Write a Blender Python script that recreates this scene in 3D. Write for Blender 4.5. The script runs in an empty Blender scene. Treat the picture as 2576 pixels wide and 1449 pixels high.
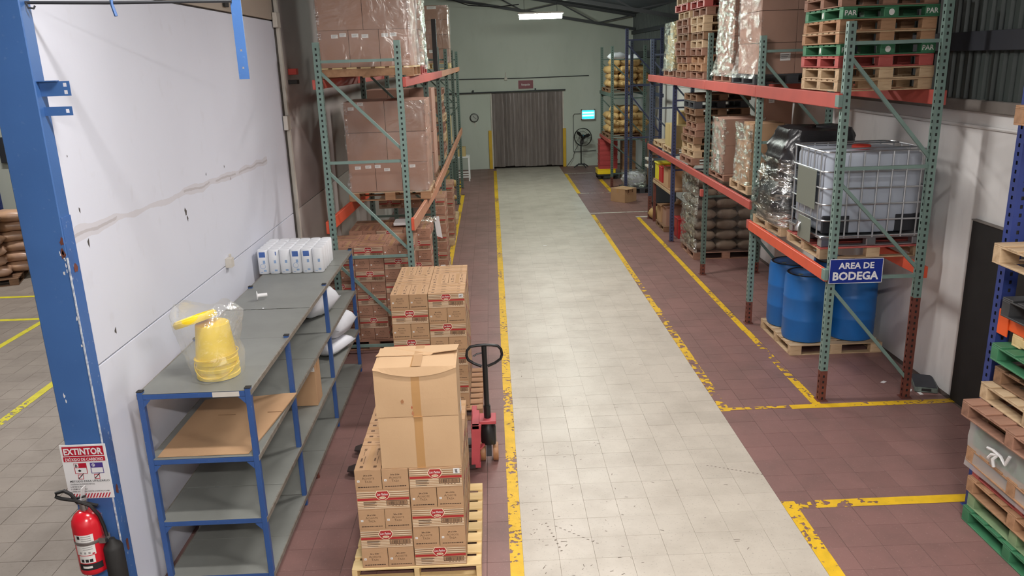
import bpy, bmesh, math, random
from mathutils import Vector, Matrix, noise
R_ = random.Random(7)
sc = bpy.context.scene
COL = sc.collection
# ------------------------------------------------------------------ camera, world, lights, exposure
cd = bpy.data.cameras.new('camera'); cam = bpy.data.objects.new('camera', cd); COL.objects.link(cam)
cd.sensor_width = 36.0; cd.lens = 36.0 * 2003.33 / 2576.0; cd.clip_start = 0.05; cd.clip_end = 200
_R = [[0.99914516, -0.0370593, 0.01831797], [-0.02782297, -0.27511164, 0.96100961], [-0.03057486, -0.96069776, -0.27590757]]
cam.matrix_world = Matrix([[_R[i][0], -_R[i][1], -_R[i][2], (0, 0, 3.8)[i]] for i in range(3)] + [[0, 0, 0, 1]])
sc.camera = cam
w = bpy.data.worlds.new('night'); sc.world = w; w.use_nodes = True
w.node_tree.nodes['Background'].inputs[0].default_value = (0.5, 0.6, 0.75, 1); w.node_tree.nodes['Background'].inputs[1].default_value = 0.05
sc.view_settings.view_transform = 'Standard'; sc.view_settings.look = 'None'
sc.view_settings.gamma = 1.0; sc.view_settings.use_curve_mapping = False
sc.view_settings.exposure = 0.0
# ceiling lamps: x, y, z, strength, colour, length, along ('x' or 'y')
NEUT = (1.0, 0.955, 0.925); GREEN = (0.92, 1.0, 0.91)
LAMPS = [(0.6, -1.4, 5.3, 500, NEUT), (-0.8, 4.0, 5.5, 125, NEUT), (2.9, 2.6, 4.9, 120, NEUT), (1.0, 8.4, 5.3, 135, NEUT), (1.35, 12.8, 5.2, 150, NEUT),  # viewer, right edge and pallet jack lamps are unseen fills, added for brightness
         (1.75, 17.4, 5.12, 105, GREEN), (1.46, 23.0, 4.97, 115, GREEN), (-7.0, 7.0, 5.7, 290, NEUT), (-8.5, 14.5, 5.7, 200, NEUT)]
sc.cycles.max_bounces = 8; sc.cycles.transparent_max_bounces = 16
sc.cycles.caustics_reflective = False; sc.cycles.caustics_refractive = False
sc.cycles.sample_clamp_indirect = 4.0

# ------------------------------------------------------------------ materials
def lin(c):
    return tuple((x / 255 / 12.92 if x / 255 <= 0.04045 else ((x / 255 + 0.055) / 1.055) ** 2.4) for x in c)
MATS = {}
def mat(name, rgb, rough=0.6, metal=0.0, nz=None, nz2=None, bump=None, rand=0.0, stretch=(1, 1, 1), emit=None, spec=None, world=False, alpha=None):
    """principled; nz=(scale, amount, rgb2) blotches towards rgb2; bump=(scale,strength); rand = value change per object"""
    if name in MATS: return MATS[name]
    m = bpy.data.materials.new(name); m.use_nodes = True; nt = m.node_tree; N = nt.nodes; L = nt.links
    b = N['Principled BSDF']; b.inputs['Roughness'].default_value = rough; b.inputs['Metallic'].default_value = metal
    if spec is not None: b.inputs['Specular IOR Level'].default_value = spec
    base = lin(rgb) + (1,); b.inputs['Base Color'].default_value = base
    src = None
    tc = N.new('ShaderNodeTexCoord'); mp = N.new('ShaderNodeMapping'); mp.inputs['Scale'].default_value = stretch
    if world:
        g = N.new('ShaderNodeNewGeometry'); L.new(g.outputs['Position'], mp.inputs['Vector'])
    else: L.new(tc.outputs['Object'], mp.inputs['Vector'])
    def noise_(scale, det=4.0):
        t = N.new('ShaderNodeTexNoise'); t.inputs['Scale'].default_value = scale; t.inputs['Detail'].default_value = det
        L.new(mp.outputs['Vector'], t.inputs['Vector']); return t
    for q in (nz, nz2):
        if not q: continue
        t = noise_(q[0]); rp = N.new('ShaderNodeMapRange'); lo = q[3] if len(q) > 3 else 0.4
        rp.inputs['From Min'].default_value = lo; rp.inputs['From Max'].default_value = lo + 0.3; rp.inputs['To Max'].default_value = q[1]
        L.new(t.outputs['Fac'], rp.inputs['Value'])
        mx = N.new('ShaderNodeMix'); mx.data_type = 'RGBA'; L.new(rp.outputs['Result'], mx.inputs['Factor'])
        if src is None: mx.inputs[6].default_value = base
        else: L.new(src, mx.inputs[6])
        mx.inputs[7].default_value = lin(q[2]) + (1,); src = mx.outputs[2]
    if rand:
        oi = N.new('ShaderNodeObjectInfo'); h = N.new('ShaderNodeHueSaturation'); mr = N.new('ShaderNodeMapRange')
        mr.inputs['To Min'].default_value = 1 - rand; mr.inputs['To Max'].default_value = 1 + rand
        L.new(oi.outputs['Random'], mr.inputs['Value']); L.new(mr.outputs['Result'], h.inputs['Value'])
        if src is None: h.inputs['Color'].default_value = base
        else: L.new(src, h.inputs['Color'])
        src = h.outputs['Color']
    if src is not None: L.new(src, b.inputs['Base Color'])
    if bump:
        t = noise_(bump[0], 5.0); bp = N.new('ShaderNodeBump'); bp.inputs['Strength'].default_value = bump[1]; bp.inputs['Distance'].default_value = 0.01
        L.new(t.outputs['Fac'], bp.inputs['Height']); L.new(bp.outputs['Normal'], b.inputs['Normal'])
    if emit:
        b.inputs['Emission Color'].default_value = tuple(emit[0]) + (1,); b.inputs['Emission Strength'].default_value = emit[1]
    if alpha is not None: b.inputs['Alpha'].default_value = alpha
    MATS[name] = m; return m

def film(name, tint=(1, 1, 1), gloss=0.22, scale=14.0, strength=0.9, rough=0.12, milk=0.06, stretch=(1, 1, 1), gcol=(0.95, 0.97, 0.95), lohi=(.38, .66)):
    """clear plastic film: mostly see-through, wrinkled glossy highlights, a little milky"""
    if name in MATS: return MATS[name]
    m = bpy.data.materials.new(name); m.use_nodes = True; nt = m.node_tree; N = nt.nodes; L = nt.links
    for n in list(N): N.remove(n)
    out = N.new('ShaderNodeOutputMaterial'); tr = N.new('ShaderNodeBsdfTransparent'); tr.inputs[0].default_value = tuple(tint) + (1,)
    gl = N.new('ShaderNodeBsdfGlossy'); gl.inputs['Roughness'].default_value = rough; gl.inputs['Color'].default_value = tuple(gcol) + (1,)
    df = N.new('ShaderNodeBsdfDiffuse'); df.inputs[0].default_value = (0.8, 0.82, 0.82, 1)
    tc = N.new('ShaderNodeTexCoord'); mp = N.new('ShaderNodeMapping'); mp.inputs['Scale'].default_value = stretch; L.new(tc.outputs['Object'], mp.inputs['Vector'])
    t = N.new('ShaderNodeTexNoise'); t.inputs['Scale'].default_value = scale; t.inputs['Detail'].default_value = 3; t.inputs['Distortion'].default_value = 1.2
    L.new(mp.outputs['Vector'], t.inputs['Vector'])
    bp = N.new('ShaderNodeBump'); bp.inputs['Strength'].default_value = strength; bp.inputs['Distance'].default_value = 0.03
    L.new(t.outputs['Fac'], bp.inputs['Height']); L.new(bp.outputs['Normal'], gl.inputs['Normal'])
    t2 = N.new('ShaderNodeTexNoise'); t2.inputs['Scale'].default_value = scale * 0.45; L.new(mp.outputs['Vector'], t2.inputs['Vector'])
    mr = N.new('ShaderNodeMapRange'); mr.inputs['From Min'].default_value = lohi[0]; mr.inputs['From Max'].default_value = lohi[1]
    mr.inputs['To Min'].default_value = gloss * 0.2; mr.inputs['To Max'].default_value = gloss * 1.6
    L.new(t2.outputs['Fac'], mr.inputs['Value'])
    m1 = N.new('ShaderNodeMixShader'); m1.inputs[0].default_value = milk; L.new(tr.outputs[0], m1.inputs[1]); L.new(df.outputs[0], m1.inputs[2])
    m2 = N.new('ShaderNodeMixShader'); L.new(mr.outputs['Result'], m2.inputs[0]); L.new(m1.outputs[0], m2.inputs[1]); L.new(gl.outputs[0], m2.inputs[2])
    L.new(m2.outputs[0], out.inputs[0]); MATS[name] = m; return m

def worn_paint(name, rgb, wear, scale, edge=None):
    """road-marking paint flaked off in patches (real holes in the paint)"""
    if name in MATS: return MATS[name]
    m = mat(name, rgb, 0.55, nz=(9, 0.35, tuple(int(c * 0.72) for c in rgb)), world=True, bump=(60, 0.15)); nt = m.node_tree; N = nt.nodes; L = nt.links
    g = N.new('ShaderNodeNewGeometry'); t = N.new('ShaderNodeTexNoise'); t.inputs['Scale'].default_value = scale; t.inputs['Detail'].default_value = 6
    L.new(g.outputs['Position'], t.inputs['Vector'])
    t2 = N.new('ShaderNodeTexNoise'); t2.inputs['Scale'].default_value = 1.1; L.new(g.outputs['Position'], t2.inputs['Vector'])
    ad = N.new('ShaderNodeMath'); ad.operation = 'MULTIPLY_ADD'; ad.inputs[1].default_value = 0.7; L.new(t2.outputs['Fac'], ad.inputs[0]); L.new(t.outputs['Fac'], ad.inputs[2])
    th = N.new('ShaderNodeMath'); th.operation = 'LESS_THAN'; th.inputs[1].default_value = 0.85 + (0.5 - wear) * 0.5
    L.new(ad.outputs[0], th.inputs[0]); L.new(th.outputs[0], N['Principled BSDF'].inputs['Alpha']); return m

def tile_mat(name, rgb, var, dirt, damt, speck, rough, mottle=None):
    m = mat(name, rgb, rough); nt = m.node_tree; N = nt.nodes; L = nt.links; b = N['Principled BSDF']
    g = N.new('ShaderNodeNewGeometry')
    sx = N.new('ShaderNodeVectorMath'); sx.operation = 'MULTIPLY_ADD'; sx.inputs[1].default_value = (1 / P_, 1 / P_, 0); sx.inputs[2].default_value = (-0.125 / P_, 0, 0)
    L.new(g.outputs['Position'], sx.inputs[0]); fl = N.new('ShaderNodeVectorMath'); fl.operation = 'FLOOR'; L.new(sx.outputs[0], fl.inputs[0])
    wn = N.new('ShaderNodeTexWhiteNoise'); wn.noise_dimensions = '3D'; L.new(fl.outputs[0], wn.inputs['Vector'])
    mr = N.new('ShaderNodeMapRange'); mr.inputs['To Min'].default_value = 1 - var; mr.inputs['To Max'].default_value = 1 + var; L.new(wn.outputs['Value'], mr.inputs['Value'])
    t = N.new('ShaderNodeTexNoise'); t.inputs['Scale'].default_value = 1.6; t.inputs['Detail'].default_value = 8; t.inputs['Roughness'].default_value = 0.65; L.new(g.outputs['Position'], t.inputs['Vector'])
    r1 = N.new('ShaderNodeMapRange'); r1.inputs['From Min'].default_value = 0.42; r1.inputs['From Max'].default_value = 0.75; r1.inputs['To Max'].default_value = damt; L.new(t.outputs['Fac'], r1.inputs['Value'])
    mx = N.new('ShaderNodeMix'); mx.data_type = 'RGBA'; mx.inputs[6].default_value = lin(rgb) + (1,); mx.inputs[7].default_value = lin(dirt) + (1,); L.new(r1.outputs['Result'], mx.inputs['Factor'])
    t3 = N.new('ShaderNodeTexNoise'); t3.inputs['Scale'].default_value = 55; t3.inputs['Detail'].default_value = 4; L.new(g.outputs['Position'], t3.inputs['Vector'])
    r3 = N.new('ShaderNodeMapRange'); r3.inputs['From Min'].default_value = 0.62; r3.inputs['From Max'].default_value = 0.7; r3.inputs['To Max'].default_value = speck[1]; L.new(t3.outputs['Fac'], r3.inputs['Value'])
    mx2 = N.new('ShaderNodeMix'); mx2.data_type = 'RGBA'; mx2.inputs[7].default_value = lin(speck[0]) + (1,); L.new(r3.outputs['Result'], mx2.inputs['Factor']); L.new(mx.outputs[2], mx2.inputs[6])
    h = N.new('ShaderNodeHueSaturation'); L.new(mx2.outputs[2], h.inputs['Color']); L.new(mr.outputs['Result'], h.inputs['Value']); L.new(h.outputs['Color'], b.inputs['Base Color'])
    rr = N.new('ShaderNodeMapRange'); rr.inputs['To Min'].default_value = rough - 0.12; rr.inputs['To Max'].default_value = rough + 0.15; L.new(t.outputs['Fac'], rr.inputs['Value']); L.new(rr.outputs['Result'], b.inputs['Roughness'])
    return m
P_ = 0.286
M = {}
M['tile_w'] = tile_mat('cream floor tile', (192, 184, 171), 0.03, (144, 134, 121), 0.5, ((90, 82, 74), 0.35), 0.42)
M['tile_r'] = tile_mat('red floor tile', (132, 99, 94), 0.06, (98, 78, 73), 0.6, ((170, 145, 138), 0.35), 0.45)
M['tile_g'] = tile_mat('grey floor tile', (150, 140, 130), 0.05, (112, 102, 94), 0.6, ((90, 80, 74), 0.3), 0.5)
M['grout'] = mat('dark grout', (96, 82, 75), 0.9, nz=(6, 0.6, (50, 42, 38)))
M['yel'] = worn_paint('yellow floor paint', (226, 182, 30), 0.30, 22)
M['yelw'] = worn_paint('worn yellow floor paint', (222, 178, 34), 0.52, 12)
M['yelr'] = worn_paint('bright yellow floor paint', (224, 214, 40), 0.22, 20)
M['whl'] = worn_paint('white floor line', (205, 198, 186), 0.36, 16)
M['scuff'] = mat('dark scuff', (104, 92, 82), 0.8)
M['ceil'] = mat('dark roof sheet', (74, 79, 88), 0.7, nz=(0.7, 0.5, (44, 46, 52)), world=True)
M['truss'] = mat('dark truss steel', (58, 60, 64), 0.6, nz=(3, 0.4, (40, 40, 42)))
M['wallb'] = mat('back wall paint', (196, 202, 192), 0.8, nz=(0.8, 0.5, (178, 186, 174)), nz2=(5, 0.15, (150, 156, 146), 0.55), world=True, stretch=(1, 1, 0.4))
M['wallr'] = mat('right wall paint', (224, 223, 221), 0.75, nz=(1.0, 0.5, (200, 199, 198)), nz2=(6, 0.25, (140, 138, 138), 0.58), world=True, stretch=(1, 1, 0.35), bump=(30, 0.1))
M['groove'] = mat('dark joint', (70, 66, 62), 0.9, nz=(8, 0.5, (110, 104, 100)), world=True)
M['trimw'] = mat('off white trim', (206, 200, 190), 0.6, nz=(6, 0.3, (170, 162, 150)), world=True)
M['beige'] = mat('dirty beige board', (176, 164, 150), 0.75, nz=(2, 0.5, (140, 130, 118)), world=True, stretch=(1, 0.3, 1))
M['greyl'] = mat('shaded lower board', (190, 184, 180), 0.75, nz=(1.2, .6, (164, 156, 150)), world=True, stretch=(1, .4, 1))  # rack shade put into the colour, fainter than on the upper board
M['greyw'] = mat('shaded dirty grey board', (164, 154, 150), 0.75, nz=(1.2, .7, (136, 127, 123)), nz2=(5, .3, (160, 150, 146), .6), world=True, stretch=(1, .4, 1))  # shade of the upper load put into the colour, with some dirt
M['siding'] = mat('dark translucent siding', (62, 70, 68), 0.5, nz=(4, 0.5, (48, 56, 54)), world=True, stretch=(1, 1, 0.12))
M['girt'] = mat('grey steel girt', (48, 51, 58), 0.6, nz=(3, 0.4, (40, 42, 48)))
M['ledge'] = mat('concrete ledge', (120, 114, 108), 0.85, nz=(4, 0.5, (92, 86, 80)), world=True)
M['black'] = mat('matte black', (34, 33, 32), 0.7, nz=(4, 0.3, (46, 44, 42)))
M['blackg'] = mat('black painted metal', (24, 24, 25), 0.38)
M['rubber'] = mat('black rubber', (22, 21, 21), 0.55)
M['blue'] = mat('blue column paint', (63, 103, 160), 0.42, nz=(2.5, 0.5, (55, 92, 146)), nz2=(30, 0.5, (150, 170, 200), 0.66), bump=(30, 0.05))
M['blued'] = mat('chipped blue paint', (60, 100, 160), 0.45, nz=(2.0, 0.9, (54, 46, 48), 0.52), nz2=(26, 0.9, (215, 220, 228), 0.62))
M['chip'] = mat('bare chipped edge', (205, 210, 216), 0.6, nz=(24, 0.95, (50, 86, 146), 0.44))
M['rust'] = mat('rusty brown paint', (110, 58, 46), 0.7, nz=(9, 0.6, (76, 46, 40)), bump=(40, 0.2))
M['shelfblue'] = mat('shelf blue paint', (54, 86, 142), 0.4, nz=(5, 0.4, (44, 72, 122)), nz2=(38, 0.7, (170, 180, 195), 0.68))
M['shelfgrey'] = mat('grey shelf sheet', (130, 132, 127), 0.42, nz=(3, 0.5, (112, 114, 109)), nz2=(22, 0.6, (176, 178, 174), 0.66), rand=0.05)
M['shelfedge'] = mat('scuffed grey shelf edge', (132, 126, 116), 0.5, nz=(14, 0.7, (92, 84, 74)), nz2=(40, 0.8, (205, 200, 192), 0.62))
M['green'] = mat('rack green paint', (116, 140, 132), 0.5, nz=(6, 0.4, (98, 122, 116)), nz2=(40, 0.5, (70, 72, 66), 0.66))
M['greend'] = mat('dark green rack paint', (88, 106, 98), 0.55, nz=(5, 0.4, (72, 90, 84)))
M['rblue'] = mat('rack blue paint', (44, 62, 128), 0.5, nz=(5, 0.4, (36, 48, 98)))
M['rbluek'] = mat('dark navy rack paint', (56, 62, 96), 0.55, nz=(5, 0.4, (46, 50, 76)))
M['rblued'] = mat('dull blue rack paint', (66, 74, 92), 0.55, nz=(5, 0.4, (50, 58, 80)))
M['orange'] = mat('orange beam paint', (214, 88, 58), 0.5, nz=(4, 0.4, (184, 74, 56)), nz2=(30, 0.5, (120, 60, 50), 0.66))
M['beamtan'] = mat('faded tan beam', (184, 132, 104), 0.6, nz=(6, 0.5, (160, 104, 80)), rand=0.03)
M['kraft'] = mat('brown cardboard', (182, 146, 110), 0.75, nz=(5, 0.4, (168, 131, 97)), rand=0.05, bump=(120, 0.04))
M['kraftr'] = mat('reddish brown cardboard', (168, 132, 114), 0.75, nz=(3, 0.4, (154, 118, 100)), rand=0.05)
M['krafty'] = mat('pale yellow cardboard', (184, 162, 112), 0.75, nz=(3, 0.4, (168, 146, 98)), rand=0.04)
M['kraftb'] = mat('tan cardboard', (198, 164, 126), 0.72, nz=(4, 0.3, (188, 152, 114)), bump=(90, 0.05))
M['kraftd'] = mat('dark cardboard underside', (120, 88, 62), 0.85)
M['tape'] = mat('brown packing tape', (184, 142, 94), 0.3, spec=0.4)
M['tapec'] = mat('clear tape', (190, 154, 116), 0.18, spec=0.6)
M['ink'] = mat('dark brown print ink', (62, 44, 36), 0.7)
M['inks'] = mat('soft brown print ink', (98, 72, 52), 0.75)
M['cream'] = mat('cream print', (226, 208, 180), 0.7)
M['red'] = mat('red print', (168, 44, 44), 0.6)
M['stick'] = mat('white sticker', (226, 224, 220), 0.6)
M['stickg'] = mat('printed grey lines', (150, 148, 146), 0.7)
for nm, c, c2 in (('wood', (192, 167, 134), (158, 130, 98)), ('woodp', (226, 200, 148), (206, 176, 122)), ('woodd', (134, 102, 76), (98, 74, 56)),
                  ('woodo', (172, 133, 100), (144, 106, 76)), ('woodbr', (150, 112, 92), (118, 84, 68))):
    M[nm] = mat(nm + ' board', c, 0.75, nz=(6, 0.7, c2), nz2=(25, 0.3, tuple(int(k * 0.6) for k in c2), 0.6), rand=0.12, stretch=(0.5, 3, 3), bump=(40, 0.15))
M['pgreen'] = mat('green pallet paint', (60, 120, 84), 0.6, nz=(7, 0.5, (48, 98, 70)), nz2=(18, 0.5, (120, 150, 118), 0.62), rand=0.08)
M['pgreenl'] = mat('worn pale green pallet paint', (134, 158, 118), 0.7, nz=(7, 0.6, (104, 128, 96)), rand=0.08)
M['pred'] = mat('red pallet paint', (174, 84, 78), 0.6, nz=(6, 0.5, (150, 66, 64)), nz2=(16, 0.5, (212, 150, 124), 0.6), rand=0.08)
M['pdark'] = mat('dark grey plastic pallet', (62, 64, 68), 0.5, nz=(8, 0.4, (48, 50, 54)), rand=0.06)
M['pgrey'] = mat('black plastic', (54, 55, 57), 0.55, nz=(12, 0.4, (78, 78, 78)), rand=0.05)
M['film'] = film('stretch film', gloss=0.07, scale=3.5, strength=0.55, milk=0.015, rough=0.2)
M['filmw'] = film('wrinkled stretch film', gloss=0.50, scale=17, strength=1.0, rough=0.10, milk=0.04, stretch=(1, 1, 2.2), lohi=(.46, .60), gcol=(0.9, 1.0, 0.93))
M['film2'] = film('edge film', gloss=0.22, scale=12, strength=0.9, milk=0.015, rough=0.12, stretch=(1, 1, 1.6), lohi=(.46, .62))
M['filmm'] = film('milky film', gloss=0.10, scale=6, strength=0.6, milk=0.34, rough=0.3)
M['filmk'] = film('black load film', gloss=0.42, scale=6, strength=1.0, rough=0.12, milk=0.0, stretch=(1, 1, 4.0), lohi=(.46, .60))
M['bag'] = film('clear poly bag', gloss=0.17, scale=7, strength=0.9, rough=0.14, milk=0.15)
M['metal'] = mat('galvanised tube', (190, 194, 198), 0.32, 0.85, nz=(10, 0.3, (150, 154, 158)))
M['steel'] = mat('bright steel', (200, 200, 200), 0.25, 0.95)
M['yellow'] = mat('yellow plastic', (246, 212, 34), 0.38)
M['drum'] = mat('blue drum plastic', (30, 104, 176), 0.38, nz=(2, 0.4, (26, 86, 150)), nz2=(30, 0.3, (80, 140, 190), 0.66))
M['tank'] = mat('milky tank plastic', (172, 180, 192), 0.4, nz=(1.5, 0.3, (158, 168, 184)))
M['tankdark'] = mat('dark foam corner', (36, 38, 44), 0.6)
M['ered'] = mat('extinguisher red', (206, 30, 44), 0.22, spec=0.7)
M['jred'] = mat('faded red jack paint', (180, 78, 84), 0.42, nz=(8, 0.4, (156, 62, 68)))
M['cred'] = mat('red crate plastic', (170, 62, 62), 0.5, rand=0.06)
M['wheel'] = mat('tan polyurethane wheel', (168, 122, 84), 0.5, nz=(16, 0.5, (120, 86, 60)))
M['white'] = mat('white plastic', (228, 228, 228), 0.5)
M['paper'] = mat('white wrapped paper', (232, 234, 238), 0.55, nz=(8, 0.2, (214, 218, 226)))
M['pblue'] = mat('printed blue', (36, 92, 176), 0.5)
M['pblues'] = mat('pale blue print', (140, 172, 214), 0.6)
M['signblue'] = mat('blue sign face', (28, 48, 134), 0.35)
M['signred'] = mat('dark red sign face', (120, 44, 56), 0.45)
M['signr'] = mat('red sign band', (178, 26, 48), 0.4)
M['violet'] = mat('violet print', (72, 54, 132), 0.5)
M['inkb'] = mat('black print', (32, 30, 32), 0.6)
M['sacky'] = mat('yellow brown paper sack', (196, 162, 108), 0.6, nz=(3, 0.5, (170, 134, 84)), rand=0.10, bump=(14, 0.35))
M['sackg'] = mat('grey brown sack', (112, 96, 80), 0.6, nz=(3, 0.5, (94, 80, 66)), rand=0.08, bump=(12, 0.4))
M['sackw'] = mat('white poly sack', (226, 228, 234), 0.5, nz=(6, 0.3, (204, 208, 218)), bump=(12, 0.4))
M['sackl'] = mat('wrapped tan sack', (186, 150, 120), 0.35, nz=(4, 0.6, (150, 122, 112)), rand=0.12, bump=(10, 0.5))
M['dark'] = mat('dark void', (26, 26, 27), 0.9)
M['pvc'] = mat('smoky PVC strip', (134, 124, 121), 0.2, nz=(3, 0.6, (100, 92, 90)), rand=0.16, stretch=(6, 1, 0.5), spec=0.6, alpha=0.86)
M['tray'] = mat('grey green tray', (120, 132, 124), 0.5, nz=(20, 0.7, (66, 72, 70)))

def lampmat(i, col, s):
    return mat('lamp diffuser %d' % i, (255, 255, 255), 0.5, emit=(col, s))

# ------------------------------------------------------------------ mesh building
class MB:
    def __init__(s): s.v = []; s.f = []; s.m = []; s.mats = []; s.sm = []
    def mi(s, m):
        if m not in s.mats: s.mats.append(m)
        return s.mats.index(m)
    def add(s, vs, fs, m, T=None, smooth=False):
        o = len(s.v); s.v += [tuple(T @ Vector(p)) if T else tuple(p) for p in vs]; k = s.mi(m)
        for f in fs: s.f.append(tuple(o + i for i in f)); s.m.append(k); s.sm.append(smooth)
        return s
    def box(s, x0, y0, z0, x1, y1, z1, m, T=None):
        return s.add([(x0, y0, z0), (x1, y0, z0), (x1, y1, z0), (x0, y1, z0), (x0, y0, z1), (x1, y0, z1), (x1, y1, z1), (x0, y1, z1)],
                     [(0, 3, 2, 1), (4, 5, 6, 7), (0, 1, 5, 4), (1, 2, 6, 5), (2, 3, 7, 6), (3, 0, 4, 7)], m, T)
    def quad(s, a, b, c, d, m): return s.add([a, b, c, d], [(0, 1, 2, 3)], m)
    def bar(s, a, b, w_, h_, m):
        a = Vector(a); b = Vector(b); d = b - a; L = d.length
        T = Matrix.Translation(a) @ d.to_track_quat('X', 'Z').to_matrix().to_4x4()
        return s.box(0, -w_ / 2, -h_ / 2, L, w_ / 2, h_ / 2, m, T)
    def tube(s, pts, r, m, n=8, closed=False, rs=None):
        pts = [Vector(p) for p in pts]; k = len(pts); rings = []; up = None
        for i, p in enumerate(pts):
            a = pts[i - 1] if (i or closed) else p; b = pts[(i + 1) % k] if (i < k - 1 or closed) else p
            d = (b - a).normalized()
            if up is None or abs(up.dot(d)) > 0.98: up = Vector((0, 0, 1)) if abs(d.z) < 0.9 else Vector((1, 0, 0))
            x = d.cross(up).normalized(); up = x.cross(d).normalized(); rr = rs[i] if rs else r
            rings.append([p + rr * (math.cos(2 * math.pi * j / n) * x + math.sin(2 * math.pi * j / n) * up) for j in range(n)])
        vs = [q for ring in rings for q in ring]; fs = []
        for i in range(k if closed else k - 1):
            for j in range(n):
                i2 = (i + 1) % k; fs.append((i * n + j, i * n + (j + 1) % n, i2 * n + (j + 1) % n, i2 * n + j))
        if not closed: fs += [tuple(reversed(range(n))), tuple((k - 1) * n + j for j in range(n))]
        return s.add(vs, fs, m, None, True)
    def lathe(s, prof, m, n=24, c=(0, 0, 0), cap=True, T=None):
        vs = []; fs = []; k = len(prof)
        for r, z in prof:
            for j in range(n): vs.append((c[0] + r * math.cos(2 * math.pi * j / n), c[1] + r * math.sin(2 * math.pi * j / n), c[2] + z))
        for i in range(k - 1):
            for j in range(n): fs.append((i * n + j, i * n + (j + 1) % n, (i + 1) * n + (j + 1) % n, (i + 1) * n + j))
        if cap: fs += [tuple(reversed(range(n))), tuple((k - 1) * n + j for j in range(n))]
        return s.add(vs, fs, m, T, True)
    def text(s, t, o, u, v, h, m, bold=0.0, width=None, align='C', shear=0.0):
        vs, fs, W = text_geo(t, bold, shear); k = h
        kx = k if width is None else width / W
        off = {'C': -W * kx / 2, 'L': 0, 'R': -W * kx}[align]
        o = Vector(o); u = Vector(u); v = Vector(v)
        return s.add([o + u * (off + p[0] * kx) + v * (p[1] * k) for p in vs], fs, m)
    def mesh(s, name, bevel=0):
        me = bpy.data.meshes.new(name); me.from_pydata(s.v, [], s.f); 
        for m in s.mats: me.materials.append(m)
        me.polygons.foreach_set('material_index', s.m); me.polygons.foreach_set('use_smooth', s.sm)
        if bevel:
            b = bmesh.new(); b.from_mesh(me); bmesh.ops.bevel(b, geom=b.edges[:], offset=bevel, segments=1, affect='EDGES', profile=0.5); b.to_mesh(me); b.free()
        me.update()
        if any(s.sm):
            try: me.set_sharp_from_angle(angle=math.radians(40))
            except Exception: pass
        return me
    def obj(s, name, parent=None, loc=(0, 0, 0), rz=0.0, bevel=0): return link(name, s.mesh(name, bevel), parent, loc, rz)
_TX = {}
def text_geo(t, bold, shear):
    key = (t, bold, shear)
    if key not in _TX:
        cu = bpy.data.curves.new('t', 'FONT'); cu.body = t; cu.size = 1.0; cu.offset = bold; cu.shear = shear; cu.resolution_u = 2
        o = bpy.data.objects.new('t', cu); me = o.to_mesh(); vs = [(v.co.x, v.co.y) for v in me.vertices]; fs = [tuple(p.vertices) for p in me.polygons]
        o.to_mesh_clear(); bpy.data.objects.remove(o); bpy.data.curves.remove(cu)
        x0 = min(v[0] for v in vs); y0 = min(v[1] for v in vs); W = max(v[0] for v in vs) - x0; H = 0.72
        _TX[key] = ([((v[0] - x0) / H, v[1] / H) for v in vs], fs, W / H)
    return _TX[key]
def link(name, me, parent=None, loc=(0, 0, 0), rz=0.0):
    o = bpy.data.objects.new(name, me); COL.objects.link(o); o.location = loc
    if rz: o.rotation_euler = (0, 0, rz)
    if parent: o.parent = parent
    return o
def tag(o, label=None, cat=None, group=None, kind=None):
    if label: o['label'] = label
    if cat: o['category'] = cat
    if group: o['group'] = group
    if kind: o['kind'] = kind
    return o
def thing(name, label, cat, loc=(0, 0, 0), rz=0.0, group=None): return tag(link(name, None, None, loc, rz), label, cat, group)
def clone(o, loc, rz=0.0, label=None, group=None, parent=None):
    c = o.copy(); COL.objects.link(c)
    if parent: c.parent = parent
    else: c.location = loc; c.rotation_euler = (0, 0, rz)
    if label: c['label'] = label
    if group: c['group'] = group
    for ch in o.children: clone(ch, None, parent=c)
    return c
_BX = {}
def bx(name, parent, x0, y0, z0, x1, y1, z1, m, bev=0.003, rz=0.0, rx=0.0):
    """a box piece as an object of its own, sharing mesh data with pieces of the same size"""
    d = (round(x1 - x0, 4), round(y1 - y0, 4), round(z1 - z0, 4), m.name, bev)
    if d not in _BX:
        b = MB(); b.box(-d[0] / 2, -d[1] / 2, -d[2] / 2, d[0] / 2, d[1] / 2, d[2] / 2, m); _BX[d] = b.mesh(name, bev)
    o = link(name, _BX[d], parent, ((x0 + x1) / 2, (y0 + y1) / 2, (z0 + z1) / 2), rz)
    if rx: o.rotation_euler.x = rx
    return o
ORD = ['bottom', 'second', 'third', 'fourth', 'fifth', 'sixth', 'seventh', 'eighth', 'ninth', 'tenth', 'eleventh', 'twelfth', 'thirteenth', 'fourteenth', 'fifteenth', 'sixteenth']
def nth(i): return 'lowest' if i == 0 else ORD[i] + ' from bottom'

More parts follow.
